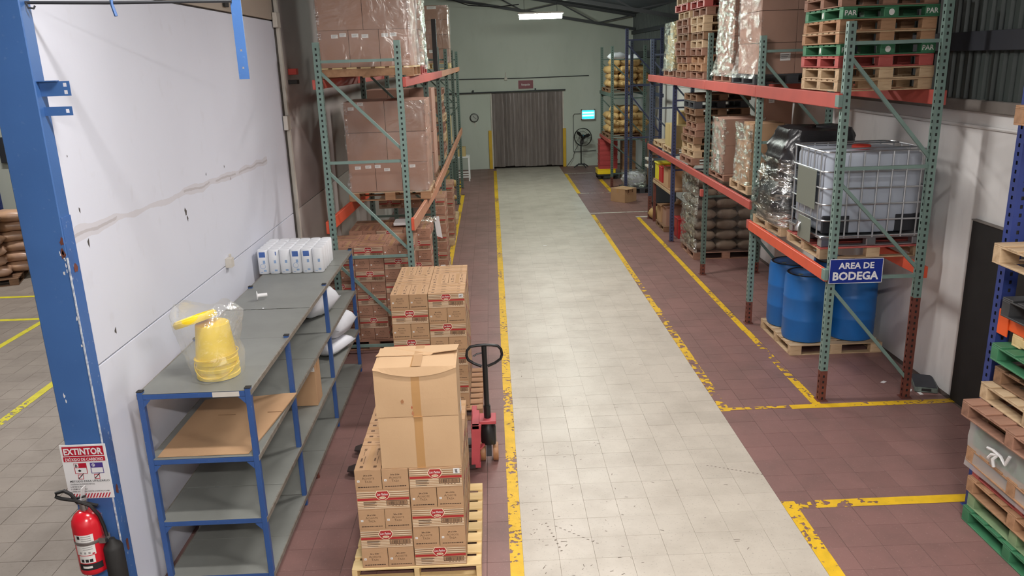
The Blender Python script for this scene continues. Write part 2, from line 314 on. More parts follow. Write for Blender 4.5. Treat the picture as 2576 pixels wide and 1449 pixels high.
# ================================================================== THE SETTING
def S(o): o['kind'] = 'structure'; return o
floor = MB().box(-16, -3, -0.25, 5.3, 31.5, -0.004, M['grout']).obj('floor'); S(floor)
def zone(x, y):
    if x < -2.68: return 'tile_g' if y < 17.9 else None
    if 0.125 <= x < 2.41: return 'tile_w'
    return 'tile_r' if x < 5.05 else None
_Ri = Matrix([[_R[i][j] for j in range(3)] for i in range(3)]).transposed()
def px(p):
    c = _Ri @ (Vector(p) - Vector((0, 0, 3.8)))
    if c.z < 0.1: return None
    return 1288 + 2003.33 * c.x / c.z, 724.5 + 2003.33 * c.y / c.z
tiles = []
for i in range(-43, 18):
    for j in range(9, 102):
        x0 = 0.125 + i * P_; y0 = j * P_; z = zone(x0 + 0.1, y0 + 0.1)
        if z is None: continue
        q = px((x0 + P_ / 2, y0 + P_ / 2, 0))
        if q is None or not (-60 < q[0] < 2640 and q[1] < 1520): continue
        hid = (-2.68 < x0 < -0.3 and y0 < 6.6 and x0 < -1.5) or (x0 > 3.75 and y0 < 5.9) or (-1.2 < x0 < -0.35 and 5.2 < y0 < 6.4)
        tiles.append((hid, y0, x0, z, i, j))
tiles.sort(key=lambda t: (t[0], t[1] + 0.25 * abs(t[2])))
rest = MB()
for n, (hid, y0, x0, z, i, j) in enumerate(tiles):
    g = 0.0016 if z != 'tile_w' else 0.0012; gx = 0.0005 if z == 'tile_w' else g
    dz = ((i * 7 + j * 13) % 5) * 0.0003
    x1 = x0 + P_ - gx; y1 = y0 + P_ - g
    if z == 'tile_w' and i == 7: x1 = 2.413
    if z == 'tile_r' and x1 > 5.06: x1 = 5.06
    if n < 300: bx('tile', floor, x0 + gx, y0 + g, -0.012, x1, y1, 0.0, M[z], 0.0012).location.z -= dz
    else: rest.box(x0 + gx, y0 + g, -0.006, x1, y1, -dz, M[z])
o = rest.obj('tiles', floor); o['kind'] = 'stuff'
def line(x0, y0, x1, y1, m): 
    b = MB(); b.box(min(x0, x1), min(y0, y1), 0.0004, max(x0, x1), max(y0, y1), 0.0016, m); return b.obj('painted_line', floor)
line(0.02, 4.0, 0.125, 28.4, M['yel'])                               # left edge of the aisle
line(2.413, 3.6, 2.53, 6.13, M['yel']); line(2.413, 8.0, 2.52, 11.8, M['yelw']); line(2.413, 11.8, 2.5, 13.3, M['yelw'])
line(2.413, 13.3, 2.5, 19.6, M['yel']); line(2.413, 22.9, 2.52, 27.1, M['yel'])
line(2.53, 6.01, 3.25, 6.13, M['yelw']); line(3.25, 6.01, 5.0, 6.13, M['yel'])
line(2.52, 8.02, 3.2, 8.08, M['yelw']); line(3.2, 7.99, 5.06, 8.09, M['yel'])
line(3.46, 8.09, 3.56, 8.75, M['yel']); line(3.46, 8.75, 3.55, 10.6, M['yelw']); line(3.45, 10.6, 3.54, 19.1, M['yel'])
line(3.38, 23.0, 3.5, 25.6, M['yel'])
line(2.5, 22.85, 3.45, 22.93, M['whl']); line(2.42, 19.75, 3.95, 19.83, M['whl']); line(3.45, 19.08, 4.3, 19.18, M['whl']); line(2.45, 27.05, 3.4, 27.15, M['whl'])
line(-0.96, 13.0, -0.86, 23.4, M['yel']); line(-1.08, 23.3, -0.86, 23.4, M['yel']); line(-1.09, 23.4, -1.0, 26.6, M['yel'])
line(-12, 13.79, -6.6, 13.89, M['yelr']); line(-12, 12.4, -7.25, 12.5, M['yelr']); line(-7.34, 8.0, -7.24, 12.5, M['yelr']); line(-5.77, 5.6, -5.66, 10.3, M['yelr'])

b = MB(); rs = random.Random(3)
def dash(x, y, a, L, w_): 
    c, s_ = math.cos(a), math.sin(a); q = [(-L, -w_), (L, -w_ * .6), (L * .8, w_), (-L * .7, w_ * .8)]
    b.add([(x + p[0] * c - p[1] * s_, y + p[0] * s_ + p[1] * c, .0007) for p in q], [(0, 1, 2, 3)], M['scuff'])
for k in range(14): dash(1.95 + .035 * k, 6.82 - .016 * k, -.3, .010, .005)
for k in range(9): dash(.34 + .012 * k, 5.95 - .05 * k, .2, .010, .006)
for k in range(10): dash(.42 + .035 * k, 5.9 - .03 * k, -.4, .012, .004)
for k in range(60): dash(.2 + rs.random() ** 2 * 1.0, 5.2 + rs.random() * 2.2, rs.uniform(-1.5, 1.5), rs.uniform(.004, .02), .003)
for k in range(90): dash(rs.uniform(.2, 2.35), rs.uniform(5, 18), rs.choice((0, 0, rs.uniform(-1.5, 1.5))), rs.uniform(.006, .03), .003)
b.obj('tyre_mark', floor)['kind'] = 'stuff'
# chipped concrete crumbs at the left edge of the cream strip, litter on the floor
def flake(x, y, r, m, name, label, cat, n=6, h=0.004):
    b = MB(); rr = [(r * R_.uniform(0.6, 1.2)) for _ in range(n)]
    top = [(rr[k] * math.cos(6.283 * k / n), rr[k] * math.sin(6.283 * k / n), h) for k in range(n)]; bot = [(p[0], p[1], 0) for p in top]
    b.add(bot + top, [tuple(range(n, 2 * n))] + [(k, (k + 1) % n, n + (k + 1) % n, n + k) for k in range(n)], m)
    return tag(b.obj(name, None, (x, y, 0.0)), label, cat)

# left wall: sandwich boards above and below a joint, with worn stains
def left_wall_mat():
    m = mat('left wall paint', (214, 217, 228), 0.7, nz=(0.9, 0.5, (206, 208, 219)), nz2=(7, 0.3, (176, 172, 170), 0.62), world=True, stretch=(1, 1, 0.6), bump=(25, 0.06))
    nt = m.node_tree; N = nt.nodes; L = nt.links; b = N['Principled BSDF']; src = b.inputs['Base Color'].links[0].from_socket
    g = N.new('ShaderNodeNewGeometry'); sp = N.new('ShaderNodeSeparateXYZ'); L.new(g.outputs['Position'], sp.inputs[0])
    t = N.new('ShaderNodeTexNoise'); t.inputs['Scale'].default_value = 2.2; t.inputs['Detail'].default_value = 7; L.new(g.outputs['Position'], t.inputs['Vector'])
    def mth(op, a, b_, c=None):
        n = N.new('ShaderNodeMath'); n.operation = op
        for k, q in enumerate((a, b_, c)):
            if q is None: continue
            if isinstance(q, (int, float)): n.inputs[k].default_value = q
            else: L.new(q, n.inputs[k])
        return n.outputs[0]
    # the long filled crack: z ~ 2.8 - 0.012*(y-5.1), wandering
    zc = mth('MULTIPLY_ADD', sp.outputs['Y'], -0.014, 2.87); off = mth('MULTIPLY_ADD', t.outputs['Fac'], 0.10, -0.05)
    d = mth('ABSOLUTE', mth('SUBTRACT', mth('ADD', sp.outputs['Z'], off), zc), 0)
    t2 = N.new('ShaderNodeTexNoise'); t2.inputs['Scale'].default_value = 1.4; L.new(g.outputs['Position'], t2.inputs['Vector'])
    wd = mth('MULTIPLY_ADD', t2.outputs['Fac'], 0.13, -0.032)
    inn = mth('MULTIPLY', mth('LESS_THAN', d, wd), mth('LESS_THAN', sp.outputs['Y'], 9.6))
    mx = N.new('ShaderNodeMix'); mx.data_type = 'RGBA'; L.new(mth('MULTIPLY', inn, 0.34), mx.inputs['Factor']); L.new(src, mx.inputs[6]); mx.inputs[7].default_value = lin((184, 172, 166)) + (1,)
    th = mth('MULTIPLY', mth('LESS_THAN', mth('ABSOLUTE', mth('ADD', d, -0.004), 0), 0.006), mth('LESS_THAN', sp.outputs['Y'], 9.6))
    mx2 = N.new('ShaderNodeMix'); mx2.data_type = 'RGBA'; L.new(mth('MULTIPLY', mth('MULTIPLY', th, mth('GREATER_THAN', t2.outputs['Fac'], 0.47)), 0.35), mx2.inputs['Factor']); L.new(mx.outputs[2], mx2.inputs[6]); mx2.inputs[7].default_value = lin((140, 128, 120)) + (1,)
    L.new(mx2.outputs[2], b.inputs['Base Color']); return m
LW = left_wall_mat()
wl = MB(); wl.box(-2.86, 5.0, 0, -2.70, 29.0, 6.9, M['groove']); wl = S(wl.obj('wall_left'))
bx('wall_panel', wl, -2.72, 5.0, 0.0, -2.68, 10.62, 1.912, LW, 0.002); bx('wall_panel', wl, -2.72, 5.0, 1.924, -2.68, 10.62, 4.345, LW, 0.002)
bx('wall_panel', wl, -2.72, 10.80, 0.0, -2.685, 29.0, 1.912, M['greyl'], 0.002); bx('wall_panel', wl, -2.72, 10.80, 1.924, -2.685, 29.0, 6.8, M['greyw'], 0.002)
bx('wall_panel', wl, -2.72, 5.0, 4.362, -2.672, 10.62, 4.62, M['beige'], 0.004); bx('wall_panel', wl, -2.72, 5.0, 4.635, -2.69, 10.62, 6.7, M['beige'], 0.004)
bx('wall_plinth', wl, -3.0, 4.92, 0.0, -2.60, 5.28, 0.10, M['trimw'], 0.01)
# vertical trim with clips at the end of the white boards
tr = S(MB().box(-2.70, 10.63, 0.0, -2.63, 10.70, 6.6, M['trimw']).box(-2.70, 10.72, 0.0, -2.655, 10.79, 6.6, M['trimw']).box(-2.70, 10.56, 0, -2.668, 10.62, 6.6, M['groove']).obj('trim_1'))
for z in (4.36, 3.1): bx('clip', tr, -2.665, 10.48, z - 0.09, -2.61, 10.66, z + 0.09, M['trimw'], 0.006)
bx('clip', tr, -2.665, 8.6, 4.40, -2.64, 8.72, 4.52, M['black'], 0.004)
# marks and fixings on the white boards
for (y, z, r) in ((5.16, 2.95, .018), (5.35, 2.06, .02), (7.52, 2.86, .014), (8.05, 2.86, .010), (8.2, 2.72, .012), (5.2, 2.72, .025), (7.82, 1.97, .012), (6.9, 2.62, .03), (6.93, 2.55, .02), (5.13, 3.3, .01)):
    b = MB(); n = 7; vs = [(-2.6785, y + r * R_.uniform(.3, 1) * math.cos(6.283 * k / n), z + 1.8 * r * R_.uniform(.3, 1) * math.sin(6.283 * k / n)) for k in range(n)]
    b.add(vs, [tuple(range(n))], M['groove']); b.obj('scuff_mark', wl)
b = MB(); b.box(-2.69, 7.72, 1.9, -2.62, 7.80, 1.99, M['trimw']).box(-2.69, 7.84, 1.9, -2.66, 7.86, 2.01, M['trimw']); b.obj('wall_clip', wl)

# back wall with the curtained doorway
wb = S(MB().box(-2.86, 29.0, 0, 0.04, 29.25, 7.4, M['wallb']).box(2.56, 29.0, 0, 5.3, 29.25, 7.4, M['wallb']).box(0.04, 29.0, 2.66, 2.56, 29.25, 7.4, M['wallb']).obj('wall_back'))
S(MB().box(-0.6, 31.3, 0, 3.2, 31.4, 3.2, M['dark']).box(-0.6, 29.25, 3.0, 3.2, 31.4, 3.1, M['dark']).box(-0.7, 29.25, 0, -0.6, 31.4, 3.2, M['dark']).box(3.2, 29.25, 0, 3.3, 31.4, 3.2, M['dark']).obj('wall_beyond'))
d1 = S(MB().box(0.0, 28.955, 0, 0.045, 29.05, 2.66, M['trimw']).box(2.555, 28.955, 0, 2.60, 29.05, 2.66, M['trimw']).obj('door_1'))
for x in (-0.11, 2.555): bx('yellow_guard', d1, x, 28.93, 0, x + 0.11, 29.02, 1.37, mat('yellow guard paint', (214, 172, 40), 0.5, nz=(4, 0.4, (186, 146, 34))), 0.004)
tk = thing('sliding_door_track', 'long dark steel track tube above the strip curtain doorway', 'rail')
MB().tube([(-2.3, 28.9, 2.69), (2.66, 28.9, 2.715)], 0.024, M['truss'], 8).obj('tube', tk)
for x in (-1.5, -0.6, 1.6): bx('bracket', tk, x - .025, 28.87, 2.69, x + .025, 28.998, 2.79, M['truss'])
sc_ = thing('strip_curtain', 'smoky brown PVC strip curtain hanging in the back doorway', 'curtain')
x = 0.05
for k in range(13):
    wv = 0.215; b = MB(); n = 5; dy = 28.985 + (0.014 if k % 2 else 0.0)
    bend = [0.018 * math.sin(i * 1.1 + k) for i in range(n)]; zb = 0.05 + R_.uniform(0, 0.04)
    vs = [(x + wv * i / (n - 1), dy + bend[i] * (1 if zz < 2 else 0.3), zz) for zz in (zb, 1.3, 2.65) for i in range(n)]
    fs = [(r_ * n + i, r_ * n + i + 1, (r_ + 1) * n + i + 1, (r_ + 1) * n + i) for r_ in range(2) for i in range(n - 1)]
    b.add(vs, fs, M['pvc'], None, True); b.obj('strip', sc_); x += 0.1905
# red sign above the doorway
sg = thing('doorway_sign', 'small dark red sign with pale lettering above the doorway', 'sign', (1.265, 28.97, 2.93))
bx('board', sg, -0.26, 0, -0.14, 0.26, 0.02, 0.14, M['signred'], 0.003)
b = MB(); b.text('Recepción', (0, -0.003, -0.035), (1, 0, 0), (0, 0, 1), 0.075, M['stick'], 0.01, 0.30); tag(b.obj('lettering', sg))
b = MB(); b.box(-.27, 0.004, -.15, .27, .024, -.14, M['trimw']).box(-.27, .004, .14, .27, .024, .15, M['trimw']).box(-.27, .004, -.14, -.26, .024, .14, M['trimw']).box(.26, .004, -.14, .27, .024, .14, M['trimw']); b.obj('frame', sg)
cn = thing('wall_conduit', 'thin dark conduit running across the back wall above the sign', 'pipe')
MB().tube([(-2.5, 28.97, 3.19), (1.2, 28.97, 3.15), (3.5, 28.97, 3.17)], 0.016, M['truss'], 6).obj('tube', cn)
bx('junction_box', cn, 0.52, 28.92, 3.10, 0.62, 29.0, 3.2, M['trimw']); bx('junction_box', cn, 0.55, 28.93, 3.2, 0.58, 29.0, 3.36, M['trimw'])
ck = thing('wall_clock', 'round black rimmed clock on the back wall left of the doorway', 'clock', (-0.6, 28.99, 1.84))
RX = Matrix.Rotation(math.pi / 2, 4, 'X')
MB().lathe([(0.155, 0), (0.155, 0.04), (0.13, 0.045), (0.13, 0.02)], M['blackg'], 24, T=RX).obj('rim', ck)
MB().lathe([(0.0, 0.02), (0.135, 0.022)], mat('clock face', (176, 178, 172), 0.5), 24, T=RX, cap=False).obj('face', ck)
b = MB(); b.bar((0, -0.027, 0), (-0.03, -0.027, 0.07), 0.008, 0.012, M['inkb']).bar((0, -0.027, 0), (0.075, -0.027, -0.04), 0.006, 0.009, M['inkb'])
for k in range(12): b.bar((0.105 * math.sin(k * .5236), -0.026, 0.105 * math.cos(k * .5236)), (0.122 * math.sin(k * .5236), -0.026, 0.122 * math.cos(k * .5236)), 0.004, 0.010, M['inkb'])
b.obj('hands', ck)['kind'] = 'stuff'
tag(MB().box(-0.6, 28.985, 1.52, -0.555, 28.999, 1.66, M['trimw']).obj('paper_tag'), 'little pale paper tag taped below the wall clock', 'tag')
# insect light
il = thing('insect_light', 'glowing cyan insect lamp box on the back wall above the fan', 'lamp', (3.46, 28.98, 1.83))
MB().box(-.25, -.02, -.18, .25, .02, .18, M['trimw']).box(-.25, -.12, -.18, .25, 0, -.15, M['trimw']).box(-.25, -.12, .15, .25, 0, .18, M['trimw']).box(-.25, -.12, -.18, -.22, 0, .18, M['trimw']).box(.22, -.12, -.18, .25, 0, .18, M['trimw']).obj('housing', il)
CY = mat('cyan tube glow', (120, 230, 255), 0.4, emit=((0.10, 0.75, 1.0), 9.0))
for z in (-.04, .06): MB().tube([(-.2, -.07, z), (.2, -.07, z)], 0.03, CY, 8).obj('tube', il)
MB().box(-.21, -.03, -.14, .21, -.022, .14, mat('cyan lit panel', (40, 170, 210), 0.4, emit=((0.02, 0.35, 0.5), 1.2))).obj('back_panel', il)
c2 = thing('wall_cable', 'grey cable dropping from the insect lamp to the floor socket', 'cable')
MB().tube([(3.2, 28.96, 1.86), (2.98, 28.96, 1.86), (2.93, 28.96, 1.8), (2.93, 28.96, 0.52)], 0.010, M['truss'], 6).obj('tube', c2)
MB().tube([(2.93, 28.95, 0.52), (3.4, 28.95, 0.53), (3.75, 28.95, 0.55)], 0.010, M['truss'], 6).obj('tube', c2)

# right wall: painted blocks, ledge, corrugated siding, girt
wr = S(MB().box(5.06, -1, 0, 5.3, 29.0, 3.13, M['wallr']).obj('wall_right'))
bx('wall_ledge', wr, 5.0, -1, 3.13, 5.3, 29, 3.25, M['ledge'], 0.01)
b = MB(); yy = -1.0; k = 0
while yy < 29:
    x_ = 5.09 if k % 2 else 5.05; x2 = 5.05 if k % 2 else 5.09
    b.quad((x_, yy, 3.25), (x_, yy + .06, 3.25), (x_, yy + .06, 5.6), (x_, yy, 5.6), M['siding']); b.quad((x_, yy + .06, 3.25), (x2, yy + .075, 3.25), (x2, yy + .075, 5.6), (x_, yy + .06, 5.6), M['siding'])
    yy += .075; k += 1
b.obj('siding_sheet', wr)
bx('wall_girt', wr, 4.97, -1, 3.74, 5.05, 29, 3.93, M['girt'], 0.004); bx('wall_girt', wr, 4.99, -1, 4.5, 5.05, 29, 4.62, M['girt'], 0.004)
cd2 = thing('wall_conduit', 'pale painted conduit line along the right wall under the ledge', 'pipe')
MB().tube([(5.045, 5.5, 2.98), (5.045, 28.5, 2.98)], 0.018, M['wallr'], 6).obj('tube', cd2)
b = MB()
for (y, z) in ((7.75, 1.62), (7.76, 1.55), (7.74, 1.48), (7.75, 1.41)): b.quad((5.058, y + .03, z), (5.058, y - .03, z - .01), (5.058, y - .03, z + .045), (5.058, y + .03, z + .05), M['stickg'])
b.text('NOMBRE', (5.0575, 7.7, 1.44), (0, 0, 1), (0, 1, 0), .05, M['inks'], 0, .24, 'L'); b.obj('faint_lettering', wr)
b = MB()
for (y, z, r) in ((7.62, 1.22, .03), (7.64, 1.13, .035)):
    b.add([(5.0575, y + r * math.cos(k * 0.9), z + r * math.sin(k * 0.9)) for k in range(7)], [tuple(range(7))], M['stickg'])
b.obj('scuff_mark', wr)
bp = thing('black_sheet', 'tall matte black sheet leaning on the white right wall', 'panel')
MB().box(5.015, 6.35, 0.0, 5.055, 8.1, 2.03, M['black']).obj('sheet', bp, bevel=0.003); bx('edge_strip', bp, 5.0, 6.35, 2.03, 5.056, 8.1, 2.045, M['ledge'])

# left room beyond the blue column
S(MB().box(-16, 18.0, 0, -2.86, 18.2, 6.6, M['wallb']).obj('wall_far_left')); S(MB().box(-16.2, -3, 0, -16, 18, 6.6, M['wallb']).obj('wall_left_room'))
S(MB().box(-16.2, -3.2, 0, 5.3, -3.0, 6.8, M['wallr']).obj('wall_front'))
dr = S(MB().box(-11.75, 17.93, 0, -11.02, 18.0, 3.2, M['rblue']).obj('door_2')); bx('door_leaf', dr, -11.75, 17.9, 0.0, -11.3, 17.95, 3.1, M['black'])
eb = thing('wall_switch_box', 'grey electrical box on pale wall of the left room', 'electrical box')
bx('box', eb, -10.78, 17.86, 1.95, -10.58, 18.0, 2.5, M['girt'], .01); MB().tube([(-10.66, 17.95, 2.5), (-10.66, 17.95, 3.8)], .02, M['trimw'], 6).obj('tube', eb); MB().tube([(-10.62, 17.95, 1.95), (-10.5, 17.95, 0.4)], .015, M['inkb'], 6).obj('cable', eb)

# roof: one sloping sheet over the aisle, flat over the left room; trusses
def zr(x): return 5.15 + 0.182 * (5.06 - x)
ce = MB(); ce.add([(5.3, -3, zr(5.3)), (5.3, 29.2, zr(5.3)), (-2.9, 29.2, zr(-2.9)), (-2.9, -3, zr(-2.9)), (-16.2, 29.2, zr(-2.9)), (-16.2, -3, zr(-2.9))], [(0, 1, 2, 3), (3, 2, 4, 5)], M['ceil']); ce = S(ce.obj('ceiling'))
for y in (4, 8, 12, 16, 20, 24, 28): bx('purlin', ce, -0.3, 0, 0, 0.3, 0.05, 0.01, M['truss']).location = (0, y, zr(0))
def truss(y):
    t = thing('roof_truss', 'dark steel roof truss crossing over the aisle at the %s' % ('back wall' if y > 27 else 'middle lamps' if y > 18 else 'front'), 'truss')
    top = lambda x: zr(x) - 0.06; bot = lambda x: zr(x) - 0.5
    MB().bar((-2.6, y, top(-2.6)), (5.0, y, top(5.0)), .08, .09, M['truss']).obj('top_chord', t)
    MB().bar((-2.6, y, bot(-2.6)), (5.0, y, bot(5.0)), .08, .09, M['truss']).obj('bottom_chord', t)
    xs = [-2.5 + 1.24 * k for k in range(7)]
    for k in range(6):
        a, b_ = xs[k], xs[k + 1]
        MB().bar((a, y, (bot if k % 2 else top)(a)), (b_, y, (top if k % 2 else bot)(b_)), .04, .04, M['truss']).obj('web_bar', t)
for y in (28.4, 21.0): truss(y)
# ceiling lamps, some of them unseen fills
for i, (x, y, z, s, c) in enumerate(LAMPS):
    lab = ['white unseen fill lamp above the viewer', 'white fluorescent fixture above the blue shelving', 'white unseen fill lamp added above the right edge pallets', 'white unseen fill lamp added over the pallet jack', 'white fluorescent fixture over the middle of the aisle', 'fluorescent fixture cut by the top edge, nearer of two seen', 'glowing fluorescent fixture hanging before the back wall', 'fluorescent fixture near the column in the left room', 'fluorescent fixture above sacks in the left room'][i]
    L_ = thing('ceiling_lamp', lab, 'lamp', (x, y, z), 0, 'ceiling lamps')
    b = MB(); n = 10; LL = 0.58; dp = 0.13 if i in (5, 6) else 0.02; prof = [(0.15 * math.cos(math.pi * k / n), -dp * math.sin(math.pi * k / n)) for k in range(n + 1)]
    vs = [(sx * LL, p[0], p[1]) for sx in (-1, 1) for p in prof]; fs = [(k, k + 1, n + 2 + k, n + 1 + k) for k in range(n)] + [tuple(range(n + 1)), tuple(range(2 * n + 1, n, -1))]
    b.add(vs, fs, lampmat(i, c, s), None, False); b.obj('diffuser', L_)
    bx('housing', L_, -.62, -.16, 0.0, .62, .16, .05, M['trimw'], .004)
    for sx in (-.45, .45): MB().tube([(sx, 0, .05), (sx, 0, zr(x + sx) - z if x > -2.8 else .95)], .006, M['truss'], 6).obj('hanger', L_)
cb = thing('ceiling_cable', 'loose dark cable strung under the roof before the back wall', 'cable')
MB().tube([(-1.4, 27.0, 5.78), (-.6, 27, 5.5), (.3, 27, 5.42), (1.0, 26.5, 5.45)], .018, M['inkb'], 6).obj('tube', cb)
# ================================================================== BUILDERS
def plate_holes(b, o, u, v, w_, h_, m, pitch=0.066, hw=0.0105, hh=0.0145, z0=0.03):
    o = Vector(o); u = Vector(u); v = Vector(v); P = lambda a, c: o + u * a + v * c
    Q = lambda a0, c0, a1, c1: b.quad(P(a0, c0), P(a1, c0), P(a1, c1), P(a0, c1), m)
    c = w_ / 2; Q(0, 0, c - hw, h_); Q(c + hw, 0, w_, h_)
    z = 0.0; k = z0
    while k + hh < h_:
        Q(c - hw, z, c + hw, k - hh); z = k + hh; k += pitch
    Q(c - hw, z, c + hw, h_)
    n_ = u.cross(v).normalized() * -.010; b.quad(P(c - 2 * hw, 0) + n_, P(c + 2 * hw, 0) + n_, P(c + 2 * hw, h_) + n_, P(c - 2 * hw, h_) + n_, M['black'])  # shade inside the post, put in as a black sheet behind the holes
_PM = {}
def post_mesh(h, m, rust=0.0, w_=0.078, d_=0.07, sides=(-1,), mr=None):
    key = (h, m.name, rust, w_, sides)
    if key in _PM: return _PM[key]
    b = MB()
    for z0, z1, mm in ([(0, rust, mr or M['rust'])] if rust else []) + [(rust, h, m)]:
        H = z1 - z0
        plate_holes(b, (-w_ / 2, -d_ / 2, z0), (1, 0, 0), (0, 0, 1), w_, H, mm)
        for s in (-1, 1):
            if s in sides: plate_holes(b, (s * w_ / 2, d_ / 2 if s < 0 else -d_ / 2, z0), (0, -1 if s < 0 else 1, 0), (0, 0, 1), d_, H, mm)
            else: b.quad((s * w_ / 2, -d_ / 2, z0), (s * w_ / 2, d_ / 2, z0), (s * w_ / 2, d_ / 2, z1), (s * w_ / 2, -d_ / 2, z1), mm)
        b.quad((-w_ / 2, d_ / 2, z0), (w_ / 2, d_ / 2, z0), (w_ / 2, d_ / 2, z1), (-w_ / 2, d_ / 2, z1), mm)
    _PM[key] = b.mesh('post'); return _PM[key]
def brace(parent, a, b_, m, w_=0.035, h_=0.03):
    return MB().bar(a, b_, h_, w_, m).obj('brace', parent)
def frame(parent, y, xf, xb, hf, hb, m, rf=0.0, rb=0.0, hz=(), dg=(), sides=(-1, 1), mb=None, dm=None):
    link('post', post_mesh(hf, m, rf, sides=sides), parent, (xf, y, 0)); link('post', post_mesh(hb, mb or m, rb, sides=sides), parent, (xb, y, 0))
    for x in (xf, xb): bx('foot_plate', parent, x - .06, y - .06, 0.0, x + .06, y + .06, 0.008, M['rust'])
    for z in hz: brace(parent, (min(xf, xb) + .035, y, z), (max(xf, xb) - .035, y, z), dm or m)
    for z0, z1 in dg: brace(parent, (xf, y, z0), (xb, y, z1), dm or m)
def beam(parent, x, y0, y1, z0, z1, m, t=0.045):
    o = bx('beam', parent, x - t / 2, y0, z0, x + t / 2, y1, z1, m, 0.006)
    return o

def pallet(label, x, y, z, W=1.2, D=1.0, kind='block', m='wood', rz=0.0, group=None, detail=True, H=0.125, mb=None, marks=False, ns=7, cat='pallet'):
    """x,y = centre, z = underside; long way W along local x, depth D along local y"""
    t = thing('pallet', label, cat, (x, y, z), rz, group); mm = M[m]; m2 = M[mb] if mb else mm; hw = W / 2; hd = D / 2
    pcs = []
    if kind == 'block':
        bw = .15
        for yy in (-hd, -0.045, hd - 0.09): pcs.append(('bottom_board', -hw, yy, 0, hw, yy + .09, .013, m2))
        for xx in (-hw, hw - .1): pcs.append(('bottom_board', xx, -hd + .09, 0.0, xx + .1, -.045, .013, m2)); pcs.append(('bottom_board', xx, .045, 0.0, xx + .1, hd - .09, .013, m2))
        for xx in (-hw, -bw / 2, hw - bw):
            for yy in (-hd, -0.045, hd - .09): pcs.append(('block', xx, yy, .013, xx + bw, yy + .09, H - .026, m2))
            pcs.append(('stringer_board', xx, -hd, H - .026, xx + bw, hd, H - .014, m2))
    else:
        for yy in (-hd, -0.05, hd - .1): pcs.append(('bottom_board', -hw, yy, 0, hw, yy + .1, .016, m2))
        for xx in (-hw, -0.02, hw - .04): pcs.append(('stringer', xx, -hd, .016, xx + .04, hd, H - .018, m2))
    w_ = D / (ns + (ns - 1) * 0.42); st = w_ * 1.42
    for k in range(ns):
        yy = -hd + k * st; e = R_.uniform(-.006, .006)
        pcs.append(('deck_board', -hw + (e if detail else 0) * .5, yy, H - (.014 if kind == 'block' else .018), hw, yy + w_, H, mm))
    if detail:
        for p in pcs:
            bx(p[0], t, round(p[1], 3), p[2], p[3], round(p[4], 3), p[5], p[6], p[7], 0.0025)
    else:
        b = MB()
        for p in pcs: b.box(*p[1:7], p[7])
        b.obj('boards', t)['kind'] = 'stuff'
    if marks:
        b = MB(); f = -hd - .002
        b.text('PAR', (-hw + .08, f, .035), (1, 0, 0), (0, 0, 1), .05, M['stick'], .02); b.text('PAR', (hw - .08, f, .035), (1, 0, 0), (0, 0, 1), .05, M['stick'], .02)
        b.add([(.03 * math.cos(k * .524), f, .055 + .032 * math.sin(k * .524)) for k in range(12)], [tuple(range(12))], M['stick'])
        b.add([(-hw - .002, -.02 * math.cos(k * .524), .055 + .032 * math.sin(k * .524)) for k in range(12)], [tuple(range(12))], M['stick']); b.obj('painted_mark', t)['kind'] = 'stuff'
    return t

